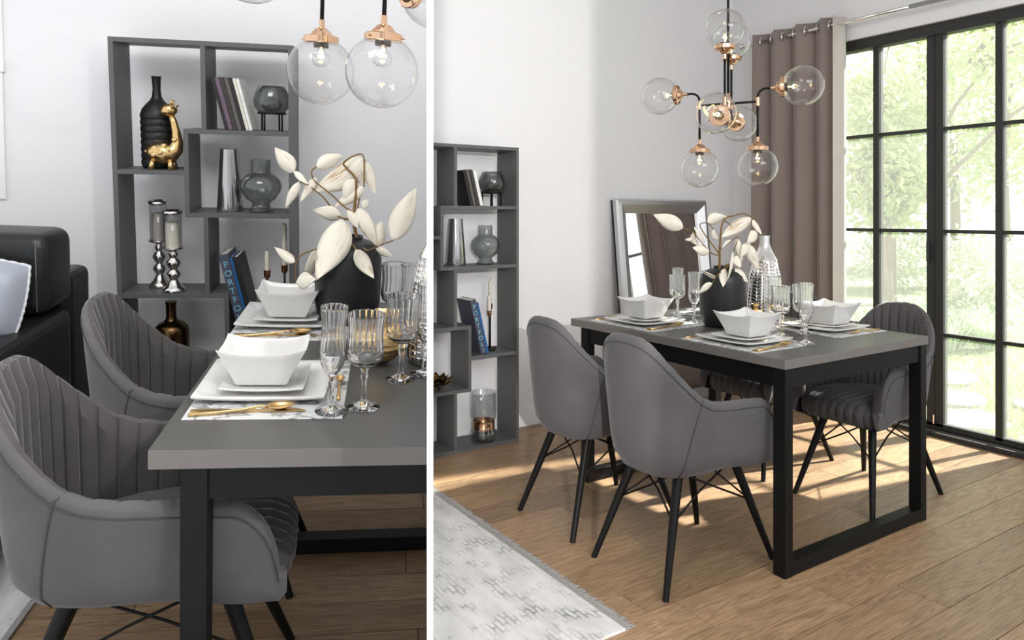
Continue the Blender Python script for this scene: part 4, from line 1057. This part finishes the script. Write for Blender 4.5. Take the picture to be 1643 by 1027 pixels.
for k in range(9000):
    x = 4.5+8*r.random()**1.6; y = 1.4+(x-4.2)*.52*r.random()*1.35+r.random()*.5
    a = r.uniform(0, 2*pi); h = r.uniform(.03, .075); w = .004
    gb.add([(x-w*cos(a), y-w*sin(a), -.06), (x+w*cos(a), y+w*sin(a), -.06), (x+r.uniform(-.03, .03), y+r.uniform(-.03, .03), -.06+h)], [(0, 1, 2)])
o = gb.obj('lawn_grass', M_blade); reg(o); tag(o, 'short grass blades of the lawn outside the window', 'grass', kind='stuff')

# ================================================================== LEFT-HAND ROOM (own stage)
CUR = 'L'
lf = structure(boxo('floor_left', (-2.3, 1.0, -.05), (1.2, 3.3, -.014), M_dark)); cut_later(lf, 'L')
planks(lf, -2.3, .9, 1.35, 3.2, .125, 1.1, 21)
for c in lf.children: cut_later(c, 'L')
wl = structure(boxo('wall_left', (-2.6, 3.07, -.05), (1.4, 3.17, 2.75), M_wall)); cut_later(wl, 'L')
tr = structure(boxo('trim_2', (-1.75, 3.052, 1.462), (-1.436, 3.07, 1.505), M_trim)); tr['label'] = 'pale wall panel moulding at the far left edge'
boxo('wall_panel', (-1.72, 3.060, 1.505), (-1.44, 3.0695, 2.3), M_trim, tr); boxo('wall_panel', (-1.72, 3.060, .98), (-1.444, 3.0695, 1.462), M_trim, tr)
# sofa
so = top('sofa', 'black leather sofa behind the chairs at the left edge', 'sofa')
def pillowbox(lo, hi, r, puff=0): return G().box(lo, hi)
bk = boxo('back_cushion', (-1.95, 2.42, .70), (-1.035, 2.63, .962), M_leather, so, .045, seg=4)
for p in bk.data.polygons: p.use_smooth = True
boxo('backrest', (-1.95, 2.60, .10), (-1.04, 2.78, .80), M_leather, so, .03, seg=3)
s1 = boxo('armrest', (-1.95, 1.98, .12), (-1.03, 2.60, .690), M_leather, so, .035, seg=3)
boxo('seat_cushion', (-1.93, 1.95, .45), (-1.12, 2.45, .690), M_leather, so, .04, seg=3)
G().tube([(-1.062, 2.418, .72), (-1.060, 2.412, .83), (-1.064, 2.422, .945)], .002, 6).obj('stitching', M_alum, so)
for x in (-1.85, -1.1): boxo('foot', (x, 2.05, 0), (x+.05, 2.1, .12), M_black, so)
cs = top('cushion', 'silver satin cushion with twisted cord edge on the black sofa', 'cushion', None, (-1.225, 2.30, .69)); cs.rotation_euler = (RAD(-14), RAD(7), 0)
def cush(u, v):
    x = (u-.5)*2; z = (v-.5)*2; t = (1-x**4)*(1-z**4)
    return (x*.16*(1-.06*z*z), -.075*max(0, t)**.6, .105+z*.118*(1-.06*x*x))
def cush2(u, v): p = cush(u, v); return (p[0], -p[1]*.6, p[2])
g = G().grid(cush, 18, 18); g.grid(cush2, 18, 18); g.obj('cover', M_satin, cs, True)
ed = [cush(k/30, 0) for k in range(31)]+[cush(1, k/30) for k in range(31)]+[cush(1-k/30, 1) for k in range(31)]+[cush(0, 1-k/30) for k in range(31)]
G().tube(ed, [.0045+.0012*sin(k*2.1) for k in range(len(ed))], 6).obj('cord_edge', M_cord, cs, True)
# rug
r2 = top('area_rug', 'pale grey rug corner under the front chair of the left-hand view', 'rug')
boxo('pile', (-2.2, 1.2, 0), (-.93, 2.9, .009), M_rug, r2, .002); boxo('edge_band', (-.93, 1.2, 0), (-.915, 2.9, .008), M_fringe, r2)
# table, chairs
tb = make_table('graphite dining table with black legs in the left-hand close-up', -.425, .50, 1.386, 2.50, .75, .038, (.05, .05), 1.394, 2.262, .055); cut_tree(tb, 'L')
gC2 = 'grey velvet chairs at the left-hand table'
c1 = copy_tree(ch, (-.482, 1.640, 0), RAD(5), 'grey velvet tufted chair in front, left-hand close-up', gC2, (1.08, .945, 1.0))
c2 = copy_tree(ch, (-.515, 2.18, 0), 0, 'grey velvet tufted chair between the sofa and the far plate, left-hand close-up', gC2, (1.05, .93, 1.0))
# settings
Z0 = .75
marble_mat((-.402, 1.522), (-.078, 1.888), Z0, 'marble print placemat nearest in the left-hand close-up')
plate((-.262, 1.715), .142, .125, Z0+.003, 'large white square plate nearest in the left-hand close-up'); plate((-.262, 1.712), .092, .088, Z0+.0135, 'small white square plate under the nearest bowl, left-hand close-up', 'side_plate', .012)
bowl((-.266, 1.692), .095, .064, Z0+.025, 'white square bowl nearest in the left-hand close-up', .078)
marble_mat((-.428, 2.06), (-.10, 2.425), Z0, 'marble print placemat further back in the left-hand close-up')
plate((-.284, 2.265), .142, .125, Z0+.003, 'large white square plate further back in the left-hand close-up'); plate((-.284, 2.265), .092, .088, Z0+.0135, 'small white square plate under the further bowl, left-hand close-up', 'side_plate', .012)
bowl((-.284, 2.250), .092, .068, Z0+.025, 'white square bowl further back in the left-hand close-up', .078)
CZ = Z0+.0062
knife(None, (-.392, 1.556, 0), .235, RAD(1), CZ, 'gold knife nearest in the left-hand close-up'); spoon((-.392, 1.534, 0), .215, RAD(9), CZ+.001, 'gold spoon nearest in the left-hand close-up')
knife(None, (-.415, 2.092, 0), .235, RAD(1), CZ, 'gold knife before the further bowl, left-hand close-up'); spoon((-.412, 2.076, 0), .215, RAD(10), CZ+.001, 'gold spoon before the further bowl, left-hand close-up')
spoon((-.093, 1.615, 0), .13, RAD(92), CZ+.001, 'small gold dessert spoon behind the front flute', 'dessert_spoon')
GZ = Z0+.0002
for kind, x, y, dz, lb, s in [('flute', -.104, 1.560, .003, 'crystal champagne flute on the mat corner, front of the left-hand close-up', 1.01), ('wine', -.036, 1.590, 0, 'crystal wine glass in front of the gold ornament, left-hand close-up', 1.04), ('wine', .048, 1.762, 0, 'crystal wine glass right of the gold ornament, left-hand close-up', 1.04),
                              ('flute', .072, 2.03, 0, 'far crystal flute beside the silver bottle, left-hand close-up', 1.01), ('wine', .030, 2.13, 0, 'far crystal glass touching the right side of the black vase, left-hand close-up', 1.04), ('flute', .108, 1.80, 0, 'crystal flute half hidden at the partition edge', 1.01)]:
    g_ = drink_glass(kind, (x, y, GZ+dz), lb, s)
    if x > .06:
        for c in g_.children: c.data = c.data.copy()
        cut_tree(g_, 'L')
black_vase((-.112, 2.275, GZ), .101, .268, 'matte black vase holding cream leaves in the left-hand close-up')
pomegranate((-.005, 1.885, GZ), .058, 'ribbed gold pomegranate ornament behind the wine glasses, left-hand close-up')
sb = silver_bottle((.130, 1.90, GZ), .062, .40, 'tall hammered silver bottle cut by the partition, left-hand close-up'); cut_tree(sb, 'L')
branch('leaf_branch', 'cream leaved branch in the black vase of the left-hand close-up', LEFT_STEMS, LEFT_LEAVES, None)
cl = chandelier('chandelier with large glass globes at the top of the left-hand close-up', (-.105, 1.872, 1.780), RAD(-50.7), .125, (.056, .060), (.155, .155), (.185, .165), .075, .085, 2.6); cut_tree(cl, 'L')
# bookcase and its contents (frame S: x from the left edge, y away, z up)
CUR = 'S'
SZ = (1.605, 1.290, 1.138, .982, .678, .52, .355)
bl, X = bookcase('dark grey stepped open bookcase behind the sofa in the left-hand view', .628, .17, SZ, .907, .0165)
ym = .085; k9 = .907
P = lambda px: (px-181.5)/424*k9
bottle_textured((P(242), ym+.01, SZ[2]), .94, 'tall black textured bottle on the left-hand bookcase')
giraffe((P(260), ym-.045, SZ[2]), .92, 'gold giraffe figurine in front of the black bottle')
gB = 'magazines on the left-hand bookcase'
for k, (px, th, h, m, lb) in enumerate([(362, .012, .190, 0, 'black magazine leftmost in the left-hand leaning row'), (368, .014, .194, 1, 'plum magazine second in the left-hand leaning row'), (375.5, .014, .194, 2, 'charcoal magazine third in the left-hand leaning row'), (383, .013, .194, 3, 'speckled magazine fourth in the left-hand leaning row'), (390, .012, .193, 0, 'black and white magazine fifth in the left-hand leaning row'), (396.5, .010, .193, 4, 'ivory magazine sixth in the left-hand leaning row'), (402, .010, .192, 5, 'white magazine last in the left-hand leaning row')]):
    book((P(px), .012, SZ[1]), th, h, .13, RAD(14), BK[m], lb, gB)
bowl_on_stand((P(434), ym, SZ[1]), .90, 'smoked glass bowl on black wire stand, top of the left-hand bookcase')
cone_vase((P(361), ym, SZ[3]), .90, 'tapered silvered glass vase on the left-hand bookcase', .235)
round_vase((P(415), ym-.01, SZ[3]), .91, 'bulbous smoked glass vase on the left-hand bookcase')
pillar_holder((P(236), ym+.03, SZ[4]), .335, .92, 'taller silver baluster holder with grey candle', M_waxg)
pillar_holder((P(269), ym-.045, SZ[4]), .308, .95, 'shorter silver baluster holder with cream candle', M_wax)
bronze_bottle((P(257), ym+.0, SZ[6]), 'antique bronze bottle under the candle holders', .92)
flower_bowl((P(318), ym-.02, SZ[6]), 'gilded lotus bowl mostly hidden behind the far chair', .72)
gP2 = 'thick books on the left-hand bookcase'
book((P(380), .010, SZ[5]), .034, .31, .14, RAD(13), BK[6], 'grey book lettered PORTFOLIO on the left-hand bookcase', gP2, 'PORTFOLIO')
book((P(396.5), .014, SZ[5]), .010, .30, .14, RAD(13), BK[7], 'thin blue book right of the left-hand lettered one', gP2)
book((P(402), .014, SZ[5]), .018, .30, .14, RAD(13), BK[0], 'dark book last in the left-hand thick row', gP2)
taper_holder((P(425), ym-.02, SZ[5]), .235, .075, 'lower black candlestick with short candle, left-hand bookcase')
taper_holder((P(452), ym+.03, SZ[5]), .245, .165, 'taller black candlestick with long candle, left-hand bookcase')

# ================================================================== stand the stages up, trim at the partition
for o, fr in TOPS:
    if fr != 'R': o.matrix_basis = FRAMES[fr] @ o.matrix_basis
for o, side in CUTS:
    M = w_of(o); sgn = -1 if side == 'L' else 1
    co = PNOR*(sgn*(PT/2+.0008)); no = PNOR*(-sgn)          # remove what lies beyond the board face
    Mi = M.inverted(); lco = Mi @ co; lno = (M.to_3x3().transposed() @ no).normalized()
    ds = [(Vector(c)-lco).dot(lno) for c in o.bound_box]
    if max(ds) <= 0: continue
    if min(ds) >= 0: bpy.data.objects.remove(o); continue
    me = o.data = o.data.copy(); bm = bmesh.new(); bm.from_mesh(me)
    r = bmesh.ops.bisect_plane(bm, geom=bm.verts[:]+bm.edges[:]+bm.faces[:], plane_co=lco, plane_no=lno, clear_outer=True)
    ed = [e for e in r['geom_cut'] if isinstance(e, bmesh.types.BMEdge)]
    if ed and me.materials and me.materials[0].name not in ('clear globe glass',):
        try: bmesh.ops.edgeloop_fill(bm, edges=ed)
        except Exception: pass
    n = len(bm.verts); bm.to_mesh(me); bm.free()
    if n == 0: bpy.data.objects.remove(o)
